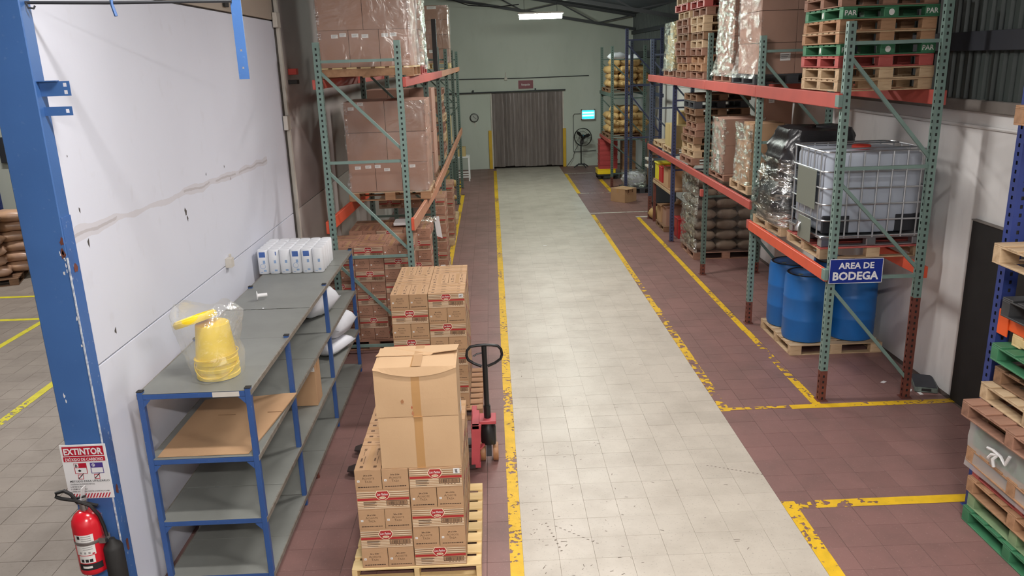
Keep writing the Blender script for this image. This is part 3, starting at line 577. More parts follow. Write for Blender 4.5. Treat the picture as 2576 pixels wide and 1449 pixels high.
# --- printed carton: stripes, shield logo, bar code on the long sides; plain lettering on the ends
CL, CW, CH = 0.388, 0.193, 0.1632
def build_carton():
    t = thing('printed_carton', 'x', 'carton')
    b = MB(); h = CH
    b.box(-CL / 2, -CW / 2, 0, CL / 2, CW / 2, h - .003, M['kraft']); b.box(-CL / 2, -CW / 2, h - .003, CL / 2, -.0015, h, M['kraft']); b.box(-CL / 2, .0015, h - .003, CL / 2, CW / 2, h, M['kraft'])
    b.obj('box', t, bevel=0.0012)
    b = MB()
    for s in (-1, 1):
        o = Vector((0, s * (CW / 2 + .0007), 0)); u = Vector((-s, 0, 0)); v = Vector((0, 0, 1))
        def R(a0, c0, a1, c1, m, d=0.0):   # fractions of width / height from the top-left
            f = lambda a, c: o + Vector((0, s * d, 0)) + u * ((a - .5) * CL) + v * ((1 - c) * CH)
            b.quad(f(a0, c1), f(a1, c1), f(a1, c0), f(a0, c0), m)
        for c in (.10, .205, .31): R(.01, c, .36, c + .035, M['cream']); R(.62, c, .99, c + .035, M['cream']); R(.01, c + .04, .36, c + .058, M['inks']); R(.62, c + .04, .99, c + .058, M['inks'])
        R(.01, .42, .99, .53, M['red'])
        for c in (.59, .67, .75, .83, .91): R(.01, c, .10, c + .032, M['cream']); R(.40, c, .56, c + .032, M['cream']); R(.10, c, .40, c + .032, M['cream']); R(.955, c, .99, c + .032, M['cream'])
        R(.56, .83, .955, .86, M['cream']); R(.56, .91, .955, .94, M['cream'])
        for c, a in ((.60, .36), (.64, .38), (.69, .34), (.76, .37), (.86, .33)): R(.12, c, a, c + .022, M['ink'], .0004)
        R(.555, .56, .95, .80, M['ink']); R(.566, .585, .94, .775, M['kraft'], .0003)
        a = .60
        while a < .905:
            q = R_.choice((.004, .007, .011)); R(a, .60, a + q, .76, M['ink'], .0006); a += q + R_.choice((.004, .006, .009))
        R(.578, .62, .587, .74, M['inks'], .0006); R(.918, .62, .927, .74, M['inks'], .0006)
        for a in (.66, .72, .78, .84): R(a, .825, a + .03, .845, M['ink'], .0006)
        def shield(k, m, d):
            pts = [(-.5, -.10), (-.36, -.5), (.36, -.5), (.5, -.10), (.36, .28), (.12, .5), (-.12, .5), (-.36, .28)]
            b.add([o + Vector((0, s * d, 0)) + u * ((.49 - .5) * CL + p[0] * .26 * CL * k) + v * (CH * (.70 - p[1] * .44 * k)) for p in pts], [tuple(range(8))] if s < 0 else [tuple(range(8))], m)
        shield(1.12, M['cream'], .0008); shield(1.0, M['red'], .0011)
        b.text('Los Patitos', o + Vector((0, s * .0015, 0)) + u * (-.01 * CL) + v * (CH * .72), u, v, .019, M['stick'], .015, .082, 'C', .35)
        b.add([o + Vector((0, s * .0015, 0)) + u * (-.01 * CL + .026 * math.cos(q * .5236)) + v * (CH * .60 + .010 * math.sin(q * .5236)) for q in range(12)], [tuple(range(12))], M['cream'])
        for q in (-1, 0, 1): b.add([o + Vector((0, s * .0018, 0)) + u * (-.01 * CL + q * .012 + .006 * math.cos(k * 1.05)) + v * (CH * .60 + .004 * math.sin(k * 1.05)) for k in range(6)], [tuple(range(6))], M['kraft'])
    b.obj('side_print', t)['kind'] = 'stuff'
    b = MB()
    for s in (-1, 1):
        o = Vector((s * (CL / 2 + .0007), 0, 0)); u = Vector((0, s, 0)); v = Vector((0, 0, 1))
        b.text('24 x 210g', o + v * (CH * .70), u, v, .011, M['ink'], .03, .066)
        for tx, z in (('A', 0), ): pass
        b.text('A', o + u * -.036 + v * (CH * .53), u, v, .0195, M['inks'], -.004); b.text('CHIOTE', o + u * .009 + v * (CH * .53), u, v, .0155, M['inks'], -.004, .072)
        b.text('T', o + u * -.020 + v * (CH * .37), u, v, .0195, M['inks'], -.004); b.text('AZA', o + u * .007 + v * (CH * .37), u, v, .0155, M['inks'], -.004, .040)
        a = -.078
        while a < .072:
            q = R_.uniform(.006, .018); f = lambda y_, z_: o + Vector((s * .0003, 0, 0)) + u * y_ + v * z_
            b.quad(f(a, CH * .135), f(a + q, CH * .135), f(a + q, CH * .175), f(a, CH * .175), M['ink']); a += q + .003
    b.obj('end_print', t)['kind'] = 'stuff'
    b = MB()
    for sx in (-1, 1):
        f = lambda x_, y_: (x_, y_, CH + .0006)
        def R2(x0, y0, x1, y1, m): b.quad(f(x0, y0), f(x1, y0), f(x1, y1), f(x0, y1), m)
        yb = sx * .05
        R2(-.10, yb - .010, .02, yb - .006, M['inks']); R2(-.06, yb + .008, -.01, yb + .02, M['inks']); R2(.03, yb + .006, .10, yb + .010, M['inks']); R2(.11, yb - .004, .14, yb + .014, M['inks']); R2(.113, yb - .001, .137, yb + .011, M['kraft'])
        R2(-.16, yb - .012, -.13, yb + .012, M['inks'])
    b.obj('top_print', t)['kind'] = 'stuff'
    b = MB(); b.box(-CL / 2 - .001, -.02, CH + .0002, CL / 2 + .001, .02, CH + .0009, M['tapec'])
    b.obj('tape', t)
    b = MB(); b.box(-.009, -.0015, -.008, .009, .0, .008, M['stick']); b.box(-.005, -.0019, -.001, .005, -.0014, .001, M['inks'])
    st = b.obj('price_sticker', t, (-CL / 2, .072, CH * .46)); st.rotation_euler = (0, 0, -math.pi / 2)
    return t
CP = build_carton(); CP_FIRST = [True]; CP_RED = {}
def put_carton(loc, rz, label, group):
    if CP_FIRST[0]:
        CP_FIRST[0] = False; CP.location = loc; CP.rotation_euler = (0, 0, rz); CP['label'] = label; CP['group'] = group; return CP
    c = clone(CP, loc, rz, label, group)
    if group == 'printed cartons on the floor of the left rack':      # darker, redder copy of the board: rack shade put into its colour
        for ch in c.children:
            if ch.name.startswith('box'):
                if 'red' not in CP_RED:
                    me = ch.data.copy(); me.materials[0] = mat('shaded reddish board', (164, 122, 100), 0.78, nz=(5, 0.4, (148, 108, 88)), rand=0.05); CP_RED['red'] = me
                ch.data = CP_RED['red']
    return c
def block_load(x0, y0, z0, nx, ny, nl, keep, par, where, group, jit=.0015):
    B = 0.395; out = {}
    IX = {1: ['left'], 2: ['left', 'right'], 3: ['left', 'middle', 'right']}[nx]; JY = ['front', 'centre', 'back', 'rearmost'] if ny > 2 else ['front', 'back']
    for k in range(nl):
        for i in range(nx):
            for j in range(ny):
                if not keep(i, j, k): continue
                cx = x0 + (i + .5) * B; cy = y0 + (j + .5) * B; z = z0 + k * (CH + .0015)
                for s in (-1, 1):
                    e = lambda: R_.uniform(-jit, jit)
                    blk = ('%s %s' % (JY[j], IX[i]))
                    if (i + j + k + par) % 2:
                        lb = 'printed carton, end-on %s one, %s block, %s layer up, %s' % ('left' if s < 0 else 'right', blk, ORD[k] if k else 'first', where)
                        out[(i, j, k, s)] = put_carton((cx + s * .0985 + e() * .3, cy - (abs(e()) * 4 if j == 0 else 0), z), math.pi / 2 + R_.uniform(-.003, .003), lb, group)
                    else:
                        lb = 'striped carton, lengthwise %s, %s block, %s layer up, %s' % ('front' if s < 0 else 'rear', blk, ORD[k] if k else 'first', where)
                        out[(i, j, k, s)] = put_carton((cx + e() * .5, cy + s * .0985 - (abs(e()) * 4 if j == 0 and s < 0 else 0), z), R_.uniform(-.002, .002), lb, group)
    return out

# --- plain cartons
_CM = {}
def carton(label, x, y, z, w_, d_, h_, m='kraftr', rz=0.0, group=None, labels=(), tape=True, name='carton', cat='carton', flapgap=True):
    """x,y = centre, z = underside; labels = (face, u, v, w, h) with u,v as fractions"""
    t = thing(name, label, cat, (x, y, z), rz, group); key = (round(w_, 3), round(d_, 3), round(h_, 3), m)
    if key not in _CM:
        b = MB(); mm = M[m]
        b.box(-w_ / 2, -d_ / 2, 0, w_ / 2, d_ / 2, h_ - .004, mm); b.box(-w_ / 2, -d_ / 2, h_ - .004, w_ / 2, -.002, h_, mm); b.box(-w_ / 2, .002, h_ - .004, w_ / 2, d_ / 2, h_, mm)
        _CM[key] = b.mesh('box', 0.003)
    link('box', _CM[key], t)
    if tape:
        b = MB(); b.box(-w_ / 2 - .001, -.026, h_, w_ / 2 + .001, .026, h_ + .001, M['tape'])
        for s in (-1, 1): b.box(s * w_ / 2 - .001, -.026, h_ * .7, s * w_ / 2 + .001, .026, h_ + .0008, M['tape'])
        b.obj('tape', t)
    for (f, a, c, lw, lh) in labels:
        b = MB(); b.box(-lw / 2, -.001, -lh / 2, lw / 2, 0, lh / 2, M['stick'])
        for q in range(3): b.box(-lw * .4, -.0014, lh * (.25 - .22 * q) - lh * .04, lw * (.35 - .1 * q), -.0009, lh * (.25 - .22 * q) + lh * .04, M['stickg'])
        if f == 'f': o = b.obj('paper_label', t, ((a - .5) * w_, -d_ / 2, c * h_))
        else: o = b.obj('paper_label', t, (-w_ / 2, (a - .5) * d_, c * h_)); o.rotation_euler.z = -math.pi / 2
    return t

def wrap(label, x0, y0, z0, x1, y1, z1, m='film', amp=0.012, flare=0.0, top=False, n=44, step=0.07, seed=0, r=0.03, name='stretch_film', group=None, mx=None):
    """a wrinkled sheet of film around a load, open below"""
    t = MB(); cx, cy = (x0 + x1) / 2, (y0 + y1) / 2; hx, hy = (x1 - x0) / 2, (y1 - y0) / 2; nz = max(4, int((z1 - z0) / step)); vs = []
    per = 4 * (hx + hy)
    def pos(s):
        s = (s % 1) * per
        if s < 2 * hx: return (-hx + s, -hy)
        s -= 2 * hx
        if s < 2 * hy: return (hx, -hy + s)
        s -= 2 * hy
        if s < 2 * hx: return (hx - s, hy)
        return (-hx, hy - (s - 2 * hx))
    for k in range(nz + 1):
        f = k / nz; z = z0 + (z1 - z0) * f
        for j in range(n):
            x, y = pos(j / n); L = math.hypot(x, y)
            d = amp * (0.3 + noise.noise((x * 5 + seed, y * 5, z * 9)) + 0.6 * noise.noise((x * 16, y * 16 + seed, z * 24))) + 0.006 + flare * max(0, 1 - f * 4) ** 2
            vs.append((cx + x + x / max(hx, .01) * d, cy + y + y / max(hy, .01) * d, z))
    fs = [(k * n + j, k * n + (j + 1) % n, (k + 1) * n + (j + 1) % n, (k + 1) * n + j) for k in range(nz) for j in range(n)]
    if top: vs.append((cx, cy, z1 + .02)); fs += [(nz * n + j, nz * n + (j + 1) % n, len(vs) - 1) for j in range(n)]
    t.add(vs, fs, M[m], None, True)
    if mx:      # the narrow sides take the crinkled film, plus a strip round each corner
        ki = t.mi(M[mx])
        for q, f in enumerate(fs):
            j = f[1] % n if len(f) == 4 else 0; x, y = pos((f[0] % n + .5) / n)
            if len(f) == 4 and (abs(x) > hx - .045 - .05 * noise.noise((t.v[f[0]][2] * 3, seed, 1))): t.m[q] = ki
    return tag(t.obj(name), label, 'film', group)

_SK = {}
def sack_mesh(L, W, H, m, seed, tied=False):
    key = (L, W, H, m, seed)
    if key in _SK: return _SK[key]
    b = MB(); nu, nv = 14, 9; vs = []; fs = []
    for side in (1, -1):
        for i in range(nu + 1):
            for j in range(nv + 1):
                u = i / nu * 2 - 1; v = j / nv * 2 - 1
                p = max(0, (1 - abs(u) ** 3.4)) ** .55 * max(0, (1 - abs(v) ** 3.0)) ** .55
                pin = 1 - .10 * (1 - abs(v)) * abs(u) ** 6
                q = noise.noise((u * 1.7 + seed * 3.1, v * 1.7, side * 2.0)) * .22 + noise.noise((u * 5 + seed, v * 5, side)) * .10
                z = H / 2 + side * H / 2 * p * (1 + q * .8)
                vs.append((u * L / 2 * pin * (1 + .03 * noise.noise((v * 3, seed, 0))), v * W / 2 * (1 - .06 * u * u), max(0.0, z) if side < 0 else z))
        o = 0 if side > 0 else (nu + 1) * (nv + 1)
        for i in range(nu):
            for j in range(nv):
                f = (o + i * (nv + 1) + j, o + (i + 1) * (nv + 1) + j, o + (i + 1) * (nv + 1) + j + 1, o + i * (nv + 1) + j + 1)
                fs.append(f if side > 0 else tuple(reversed(f)))
    b.add(vs, fs, M[m], None, True)
    me = b.mesh('sack'); bb = bmesh.new(); bb.from_mesh(me); bmesh.ops.remove_doubles(bb, verts=bb.verts[:], dist=.002); bb.to_mesh(me); bb.free()
    _SK[key] = me; return me
def sack(label, x, y, z, L, W, H, m, rz=0.0, seed=0, group=None, name='sack', rx=0.0, tie=False):
    t = tag(link(name, sack_mesh(L, W, H, m, seed), None, (x, y, z), rz), label, 'sack', group)
    if rx: t.rotation_euler.x = rx
    if tie:
        b = MB(); b.lathe([(.012, 0), (.02, .02), (.05, .07), (.035, .085)], M[m], 8, T=Matrix.Translation((-L / 2, 0, H / 2)) @ Matrix.Rotation(-math.pi / 2, 4, 'Y')); b.obj('tied_neck', t)
    return t
def rrect(w_, d_, r, n=5):
    pts = []
    for cx, cy, a0 in ((w_ / 2 - r, d_ / 2 - r, 0), (-w_ / 2 + r, d_ / 2 - r, 90), (-w_ / 2 + r, -d_ / 2 + r, 180), (w_ / 2 - r, -d_ / 2 + r, 270)):
        for k in range(n + 1):
            a = math.radians(a0 + 90 * k / n); pts.append((cx + r * math.cos(a), cy + r * math.sin(a)))
    return pts
def loft(b, rings, m, smooth=True):
    n = len(rings[0]); vs = [p for r in rings for p in r]; fs = []
    for i in range(len(rings) - 1):
        for j in range(n): fs.append((i * n + j, i * n + (j + 1) % n, (i + 1) * n + (j + 1) % n, (i + 1) * n + j))
    fs += [tuple(reversed(range(n))), tuple((len(rings) - 1) * n + j for j in range(n))]
    return b.add(vs, fs, m, None, smooth)

# ================================================================== BLUE COLUMN, SIGN, EXTINGUISHER
col = S(link('column_1', None))
bx('shaft', col, -2.912, 4.88, 0.0, -2.66, 5.0, 6.6, M['blue'], .006)
bx('side_flange', col, -2.94, 4.955, 1.55, -2.90, 5.0, 6.6, M['blue'], .004)
bx('worn_face', col, -2.662, 4.885, 0.08, -2.655, 4.998, 2.95, M['blued'], .001)
bx('chipped_edge', col, -2.667, 4.876, 0.3, -2.657, 4.884, 2.7, M['chip'], .001)
for z, h in ((1.05, .05), (0.62, .07), (2.62, .04)):
    b = MB(); n = 8; b.add([(-2.653, 4.94 + .03 * R_.uniform(.4, 1) * math.cos(k * .785), z + h * R_.uniform(.4, 1) * math.sin(k * .785)) for k in range(n)], [tuple(range(n))], M['rust']); b.obj('rust_patch', col)
for (x, z, r, m) in [(-2.675 - .03 * R_.random(), 2.58 + .16 * R_.random(), .012, 'white') for _ in range(9)] + [(-2.68, 2.72, .035, 'black'), (-2.675, 2.80, .03, 'black'), (-2.672, 2.30, .015, 'white'), (-2.674, 2.12, .012, 'white'), (-2.85, 1.78, .016, 'white'), (-2.845, 1.74, .012, 'white'), (-2.70, 1.28, .012, 'white'), (-2.72, 1.05, .01, 'white')]:
    b = MB(); b.add([(x + r * R_.uniform(.3, 1) * math.cos(k * .785) * .6, 4.8785, z + 1.5 * r * R_.uniform(.3, 1) * math.sin(k * .785)) for k in range(8)], [tuple(range(8))], M[m] if m != 'black' else M['rust']); b.obj('paint_chip', col)
for z, n_, w_, h_ in ((3.715, 2, .175, .085), (3.585, 1, .165, .052)):
    b = MB()
    nn = [(.03, .0)] if n_ == 1 else [(.02, 0), (-.02, 0)]
    o = Vector((-2.66, 4.93, z - h_ / 2)); hw = .011; cx = w_ - .028; cs = [h_ / 2] if n_ == 1 else [h_ * .25, h_ * .75]
    Q = lambda a0, c0, a1, c1: b.box(o.x + a0, o.y, o.z + c0, o.x + a1, o.y + .006, o.z + c1, M['blue'])
    Q(0, 0, cx - hw, h_); Q(cx + hw, 0, w_, h_); prev = 0
    for c in cs: Q(cx - hw, prev, cx + hw, c - hw); prev = c + hw
    Q(cx - hw, prev, cx + hw, h_)
    if n_ == 2: b.box(o.x, o.y - .03, o.z + h_, o.x + w_ * .66, o.y + .006, o.z + h_ + .005, M['blue'])
    b.obj('bracket_plate', col)
hb = thing('hanging_frame', 'blue flat bar and thin rod hanging from the roof beside the blue column', 'frame')
b = MB(); o_ = (-1.49, 4.95); hz_ = (3.80, 3.90); prev = 3.735
for z in hz_: b.box(-1.49, 4.95, prev, -1.43, 4.956, z - .006, M['blue']); b.box(-1.49, 4.95, z - .006, -1.466, 4.956, z + .006, M['blue']); b.box(-1.454, 4.95, z - .006, -1.43, 4.956, z + .006, M['blue']); prev = z + .006
b.box(-1.49, 4.95, prev, -1.43, 4.956, zr(-1.46) - .02, M['blue']); b.obj('flat_bar', hb)
MB().tube([(-2.66, 4.945, 4.20), (-2.2, 4.945, 4.185), (-1.48, 4.945, 4.175)], .010, M['truss'], 6).obj('rod', hb)
MB().tube([(-2.17, 4.945, 4.30), (-2.165, 4.94, 4.17), (-2.15, 4.935, 4.11)], .010, M['blue'], 6).obj('peg', hb)
MB().tube([(-2.655, 4.94, 4.2), (-2.64, 4.93, 4.17), (-2.61, 4.93, 4.165), (-2.6, 4.93, 4.18)], .006, M['truss'], 6).obj('hook', hb)

es = thing('extinguisher_sign', 'white and red EXTINTOR sign fixed on the blue column', 'sign', (-2.79, 4.862, 1.235), 0)
W_, H_ = .30, .40
bx('board', es, -W_ / 2, 0, -H_ / 2, W_ / 2, .006, H_ / 2, M['white'], .001)
b = MB()
def F(x0, z0, x1, z1, m, d=.0): b.quad((x0 * W_ - W_ / 2, -.0012 - d, H_ / 2 - z1 * H_), (x1 * W_ - W_ / 2, -.0012 - d, H_ / 2 - z1 * H_), (x1 * W_ - W_ / 2, -.0012 - d, H_ / 2 - z0 * H_), (x0 * W_ - W_ / 2, -.0012 - d, H_ / 2 - z0 * H_), m)
F(.05, .03, .95, .20, M['signr']); F(.04, .215, .955, .305, M['signr'])
for fx, mm in ((.24, M['signr']), (.60, M['violet'])):
    F(fx, .335, fx + .28, .42, mm); F(fx, .42, fx + .28, .53, mm); F(fx + .015, .425, fx + .265, .52, M['white'], .0004); F(fx + .05, .545, fx + .17, .635, M['signr']); F(fx + .063, .557, fx + .157, .623, M['white'], .0004)
F(.25, .342, .34, .413, M['white'], .0004)
b.add([(W_ * (.67 - .5) + .011 * math.cos(k * .5236), -.0017, H_ * (.5 - .378) + .013 * math.sin(k * .5236)) for k in range(12)], [tuple(range(12))], M['white'])
for fx in (.38, .74):
    b.add([(W_ * (fx - .5) - .03, -.002, H_ * (.5 - .60)), (W_ * (fx - .5) - .022, -.002, H_ * (.5 - .625)), (W_ * (fx - .5) + .016, -.002, H_ * (.5 - .53)), (W_ * (fx - .5) + .010, -.002, H_ * (.5 - .525)), (W_ * (fx - .5) - .022, -.002, H_ * (.5 - .605))], [(0, 1, 2, 3, 4)], M['inkb'])
b.add([(W_ * (.35 - .5) - .012, -.002, H_ * (.5 - .475)), (W_ * (.35 - .5), -.002, H_ * (.5 - .50)), (W_ * (.35 - .5) + .012, -.002, H_ * (.5 - .475)), (W_ * (.35 - .5), -.002, H_ * (.5 - .45))], [(0, 1, 2, 3)], M['inkb'])
F(.04, .92, .96, .99, M['white'])
for k in range(13):
    x = .06 + k * .066
    b.add([((x - .5) * W_, -.0016, H_ * (.5 - .985)), ((x + .03 - .5) * W_, -.0016, H_ * (.5 - .985)), ((x + .09 - .5) * W_, -.0016, H_ * (.5 - .90)), ((x + .06 - .5) * W_, -.0016, H_ * (.5 - .90))], [(0, 1, 2, 3)], M['signr'])
b.obj('print', es)['kind'] = 'stuff'
b = MB(); X, Z = (1, 0, 0), (0, 0, 1); T = lambda t, fx, fz, h, m, bold=0.0, wd=None, al='C': b.text(t, ((fx - .5) * W_, -.0026, H_ * (.5 - fz)), X, Z, h, m, bold, wd, al)
T('EXTINTOR', .5, .175, .046, M['white'], .035, .255); T('DIÓXIDO DE CARBONO', .5, .292, .022, M['white'], .02, .25)
T('B', .295, .405, .02, M['inkb'], .03); T('C', .67, .40, .016, M['violet'], .03)
T('MÉTODO PARA UTILIZARLO', .53, .685, .014, M['inkb'], .015, .262)
for i_, tx in enumerate(('1. SOSTÉNGALO EN POSICIÓN VERTICAL', '2. RETIRE EL SEGURO', '3. OPRIMA LA PALANCA', '4. DIRIJA LA DESCARGA CONTRA LA BASE DE LA LLAMA')):
    T(tx, .08, .735 + i_ * .045, .0095, M['inkb'], .015, (.165, .10, .11, .255)[i_], 'L')
b.obj('lettering', es)['kind'] = 'stuff'

ex = thing('fire_extinguisher', 'red fire extinguisher with black hose strapped to the blue column', 'fire extinguisher', (-2.80, 4.765, 0.555))
MB().lathe([(.075, 0), (.09, .012), (.094, .03), (.094, .36), (.088, .395), (.068, .43), (.04, .45), (.026, .455)], M['ered'], 28).obj('cylinder', ex)
MB().lathe([(.024, .45), (.026, .47), (.022, .5), (.028, .505), (.028, .53)], M['steel'], 14).obj('valve', ex)
b = MB(); b.bar((-.03, -.01, .525), (.10, -.015, .49), .022, .010, M['blackg']).bar((-.04, -.01, .545), (.03, -.01, .56), .02, .008, M['blackg']); b.obj('lever', ex)
b = MB(); b.bar((.0, .0, .53), (.02, 0, .62), .05, .004, M['white']); b.obj('inspection_tag', ex)
MB().tube([(-.02, -.02, .515), (-.05, -.03, .59), (-.09, -.03, .615), (-.145, -.03, .60), (-.15, -.03, .575), (-.12, -.03, .56), (-.03, -.035, .545), (.06, -.03, .50), (.10, -.02, .42), (.112, -.01, .33), (.125, -.02, .26)], .012, M['rubber'], 8).obj('hose', ex)
MB().lathe([(.018, .24), (.024, .22), (.055, .19), (.062, .17), (.062, -.14), (.056, -.16)], M['black'], 20, c=(.15, -.015, 0)).obj('horn', ex)
MB().lathe([(.0955, .235), (.0965, .24), (.0965, .255), (.0955, .26)], M['steel'], 28, cap=False).obj('band', ex)
b = MB(); b.box(.08, -.05, .225, .125, .02, .265, M['steel']); b.obj('buckle', ex)
def arc_patch(b, r, a0, a1, z0, z1, m, n=8):
    vs = []; 
    for k in range(n + 1):
        a = math.radians(a0 + (a1 - a0) * k / n); vs += [(r * math.cos(a), r * math.sin(a), z0), (r * math.cos(a), r * math.sin(a), z1)]
    b.add(vs, [(2 * k, 2 * k + 2, 2 * k + 3, 2 * k + 1) for k in range(n)], m)
b = MB()
arc_patch(b, .0946, -125, -48, .255, .315, M['stick']); arc_patch(b, .0946, -125, -48, .165, .235, M['stick']); arc_patch(b, .0946, -118, -55, .105, .16, M['stick']); arc_patch(b, .0948, -125, -30, .05, .098, M['inkb'])
arc_patch(b, .0950, -112, -100, .285, .31, M['inkb'], 3)
for z in (.30, .285, .27, .22, .205): arc_patch(b, .0950, -95, -58, z, z + .005, M['stickg'], 4)
for a in (-110, -92, -76): arc_patch(b, .0950, a, a + 8, .175, .19, M['stickg'], 2); arc_patch(b, .0950, a, a + 12, .112, .135, M['inkb'], 2)
arc_patch(b, .0952, -62, -52, .168, .178, M['signr'], 2)
arc_patch(b, .0952, -108, -70, .066, .082, M['stick'], 4)
b.obj('label', ex)['kind'] = 'stuff'
bx('wall_bracket', ex, -.05, .085, .30, .05, .115, .36, M['steel'])

# ================================================================== BLUE SHELVING
sh = thing('steel_shelving', 'long blue steel shelving with grey sheet decks along the left wall', 'shelving')
PY = [5.30, 6.42, 8.02, 9.62]; XF, XB = -1.80, -2.56; LV = [1.60, 1.085, 0.575, 0.10]
for y in PY:
    for x in (XF, XB): bx('post', sh, x - .02, y - .02, 0.0, x + .02, y + .02, 1.615, M['shelfblue'], .002); bx('post_cap', sh, x - .022, y - .022, 1.615, x + .022, y + .022, 1.622, M['black'], .001)
    for z in LV:
        bx('end_rail', sh, XB + .02, y - .018, z - .042, XF - .02, y + .002, z - .004, M['shelfblue'], .002)
        for x, s in ((XB, 1), (XF, -1)):
            b = MB(); x0 = x + s * .02; b.add([(x0, y - .02, z - .045), (x0 + s * .05, y - .02, z - .045), (x0, y - .02, z - .10), (x0, y - .014, z - .045), (x0 + s * .05, y - .014, z - .045), (x0, y - .014, z - .10)], [(0, 1, 2), (3, 5, 4), (0, 3, 4, 1), (1, 4, 5, 2), (2, 5, 3, 0)], M['shelfblue']); b.obj('gusset', sh)
for bay, (ya, yb) in enumerate(((5.28, 6.42), (6.42, 8.02), (8.02, 9.64))):
    for li, z in enumerate(LV):
        cuts = [ya, yb] if bay == 0 and li in (1,) else [ya, ya + (yb - ya) * (.52 if bay else .43), yb]
        for a, c in zip(cuts[:-1], cuts[1:]):
            dz = R_.uniform(-.002, .003)
            o = bx('shelf_panel', sh, XB - .015, a + .002, z - .003 + dz, XF + .018, c - .002, z + dz, M['shelfgrey'], .0008); o.location.z = z - .0015 + dz
            bx('panel_lip', sh, XF + .014, a + .002, z - .038, XF + .024, c - .002, z + .001, M['shelfedge'], .001); bx('panel_lip', sh, XB - .024, a + .002, z - .038, XB - .014, c - .002, z + .001, M['shelfedge'], .001)
bx('tape_patch', sh, XF - .25, PY[0] - .0195, LV[0] - .042, XF - .06, PY[0] - .0175, LV[0] - .004, M['trimw'], .0004)
for y in (6.6,): MB().bar((XF + .02, y + .3, 0.0), (XF - .0, y + .3, .09), .03, .02, M['rust']).obj('support_foot', sh)

# things on the shelving
bk = thing('bucket', 'yellow plastic bucket upside down inside a clear bag on the shelf', 'bucket', (-2.10, 5.60, 1.605))
MB().lathe([(.150, 0), (.156, .004), (.156, .03), (.150, .034), (.150, .058), (.155, .062), (.155, .085), (.149, .09), (.149, .115), (.154, .12), (.152, .15), (.145, .155), (.118, .405), (.112, .41), (.0, .41)], M['yellow'], 40).obj('body', bk)
MB().tube([(.16 * math.cos(a), .16 * math.sin(a), .13 - .11 * math.sin(max(0, math.pi * (k / 16)))) for k, a in [(k, -math.pi + math.pi * k / 16) for k in range(17)]], .004, M['yellow'], 6).obj('handle', bk)
MB().tube([(.157 * math.cos(math.pi * 2 * k / 32), .157 * math.sin(math.pi * 2 * k / 32), .165 + .02 * math.cos(math.pi * 2 * k / 32)) for k in range(32)], .004, M['yellow'], 6, True).obj('rim_ring', bk)
lid = thing('bucket_cover', 'round yellow lid tilted on top of the upturned yellow bucket', 'lid', (-2.20, 5.57, 2.03)); lid.rotation_euler = (math.radians(-8), math.radians(-17), 0)
MB().lathe([(.150, 0), (.157, .01), (.157, .035), (.15, .04), (.146, .05), (.135, .05), (.132, .04), (0, .04)], M['yellow'], 36).obj('disc', lid)
b = MB(); n = 36; rings = []
for k in range(15):
    f = k / 14; z = .002 + f * .545; ring = []
    for j in range(n):
        a = 2 * math.pi * j / n; ex_ = .178 + .03 * math.sin(f * 3.1) + (.07 * max(0, f - .45))
        nz_ = .030 * noise.noise((math.cos(a) * 2.2, math.sin(a) * 2.2, f * 3)) + .016 * noise.noise((math.cos(a) * 6, math.sin(a) * 6, f * 8))
        r = (ex_ + nz_) * (1 if f < .9 else 1 - (f - .9) * 2.2); lean = -.06 * max(0, f - .3)
        ring.append((r * math.cos(a) * (1 + .25 * max(0, f - .5)) + lean, r * math.sin(a) * (1 - .25 * max(0, f - .5)), z + (.10 * noise.noise((a, 3, 1)) if f > .9 else 0) + .05 * math.sin(a * 2 + .8) * max(0, f - .6)))
    rings.append(ring)
b.add([p for r in rings for p in r], [(k * n + j, k * n + (j + 1) % n, (k + 1) * n + (j + 1) % n, (k + 1) * n + j) for k in range(14) for j in range(n)], M['bag'], None, True)
bg = b.obj('plastic_bag', None, (-2.11, 5.60, 1.603)); tag(bg, 'clear plastic bag enclosing the yellow bucket and its lid', 'bag')

tp = thing('paper_roll_pack', 'clear wrapped pack of white blue printed paper rolls at the shelf end', 'paper pack', (-2.268, 8.86, 1.604))
for i in range(6):
    for j in range(5):
        b = MB(); loft(b, [[(x * s, y * s, z) for x, y in rrect(.116, .116, .035, 3)] for z, s in ((0, .92), (.008, 1), (.262, 1), (.27, .9))], M['paper'])
        r_ = b.obj('roll', tp, (-.30 + i * .12, -.24 + j * .12, 0))
        if j == 0:
            b = MB(); f = lambda x0, z0, x1, z1, m: b.quad((x0, -.0592, z0), (x1, -.0592, z0), (x1, -.0592, z1), (x0, -.0592, z1), m)
            if i in (0, 3, 4): f(-.03, .19, .036, .25, M['pblue'])
            if i in (1,): f(.026, .21, .036, .25, M['pblue'])
            f(.005, .03, .035, .05, M['pblues']); f(.005, .12, .03, .155, M['pblues']); f(-.03, .018, -.005, .024, M['pblues'])
            if i in (0, 3): b.add([(.03 * math.cos(k * .5236), -.0593, .09 + .03 * math.sin(k * .5236)) for k in range(12)] + [(.026 * math.cos(k * .5236), -.0593, .09 + .026 * math.sin(k * .5236)) for k in range(12)], [(k, (k + 1) % 12, 12 + (k + 1) % 12, 12 + k) for k in range(12)], M['pblues'])
            b.obj('print', r_)
o = wrap('x', -.362, -.302, 0.0, .362, .302, .275, 'film', .006, 0, True, 60, .045, 5); o.parent = tp; o.name = 'clear_wrap'
for k_ in ('label', 'category'): del o[k_]
fn = thing('plastic_funnel', 'small white plastic spout lying on the grey top deck', 'spout', (-2.36, 7.55, 1.604), .3)
T_ = Matrix.Translation((0, 0, .045)) @ Matrix.Rotation(math.pi / 2, 4, 'Y')
MB().lathe([(.045, 0), (.046, .006), (.02, .012), (.018, .10), (.014, .10)], M['white'], 16, T=T_).obj('body', fn)
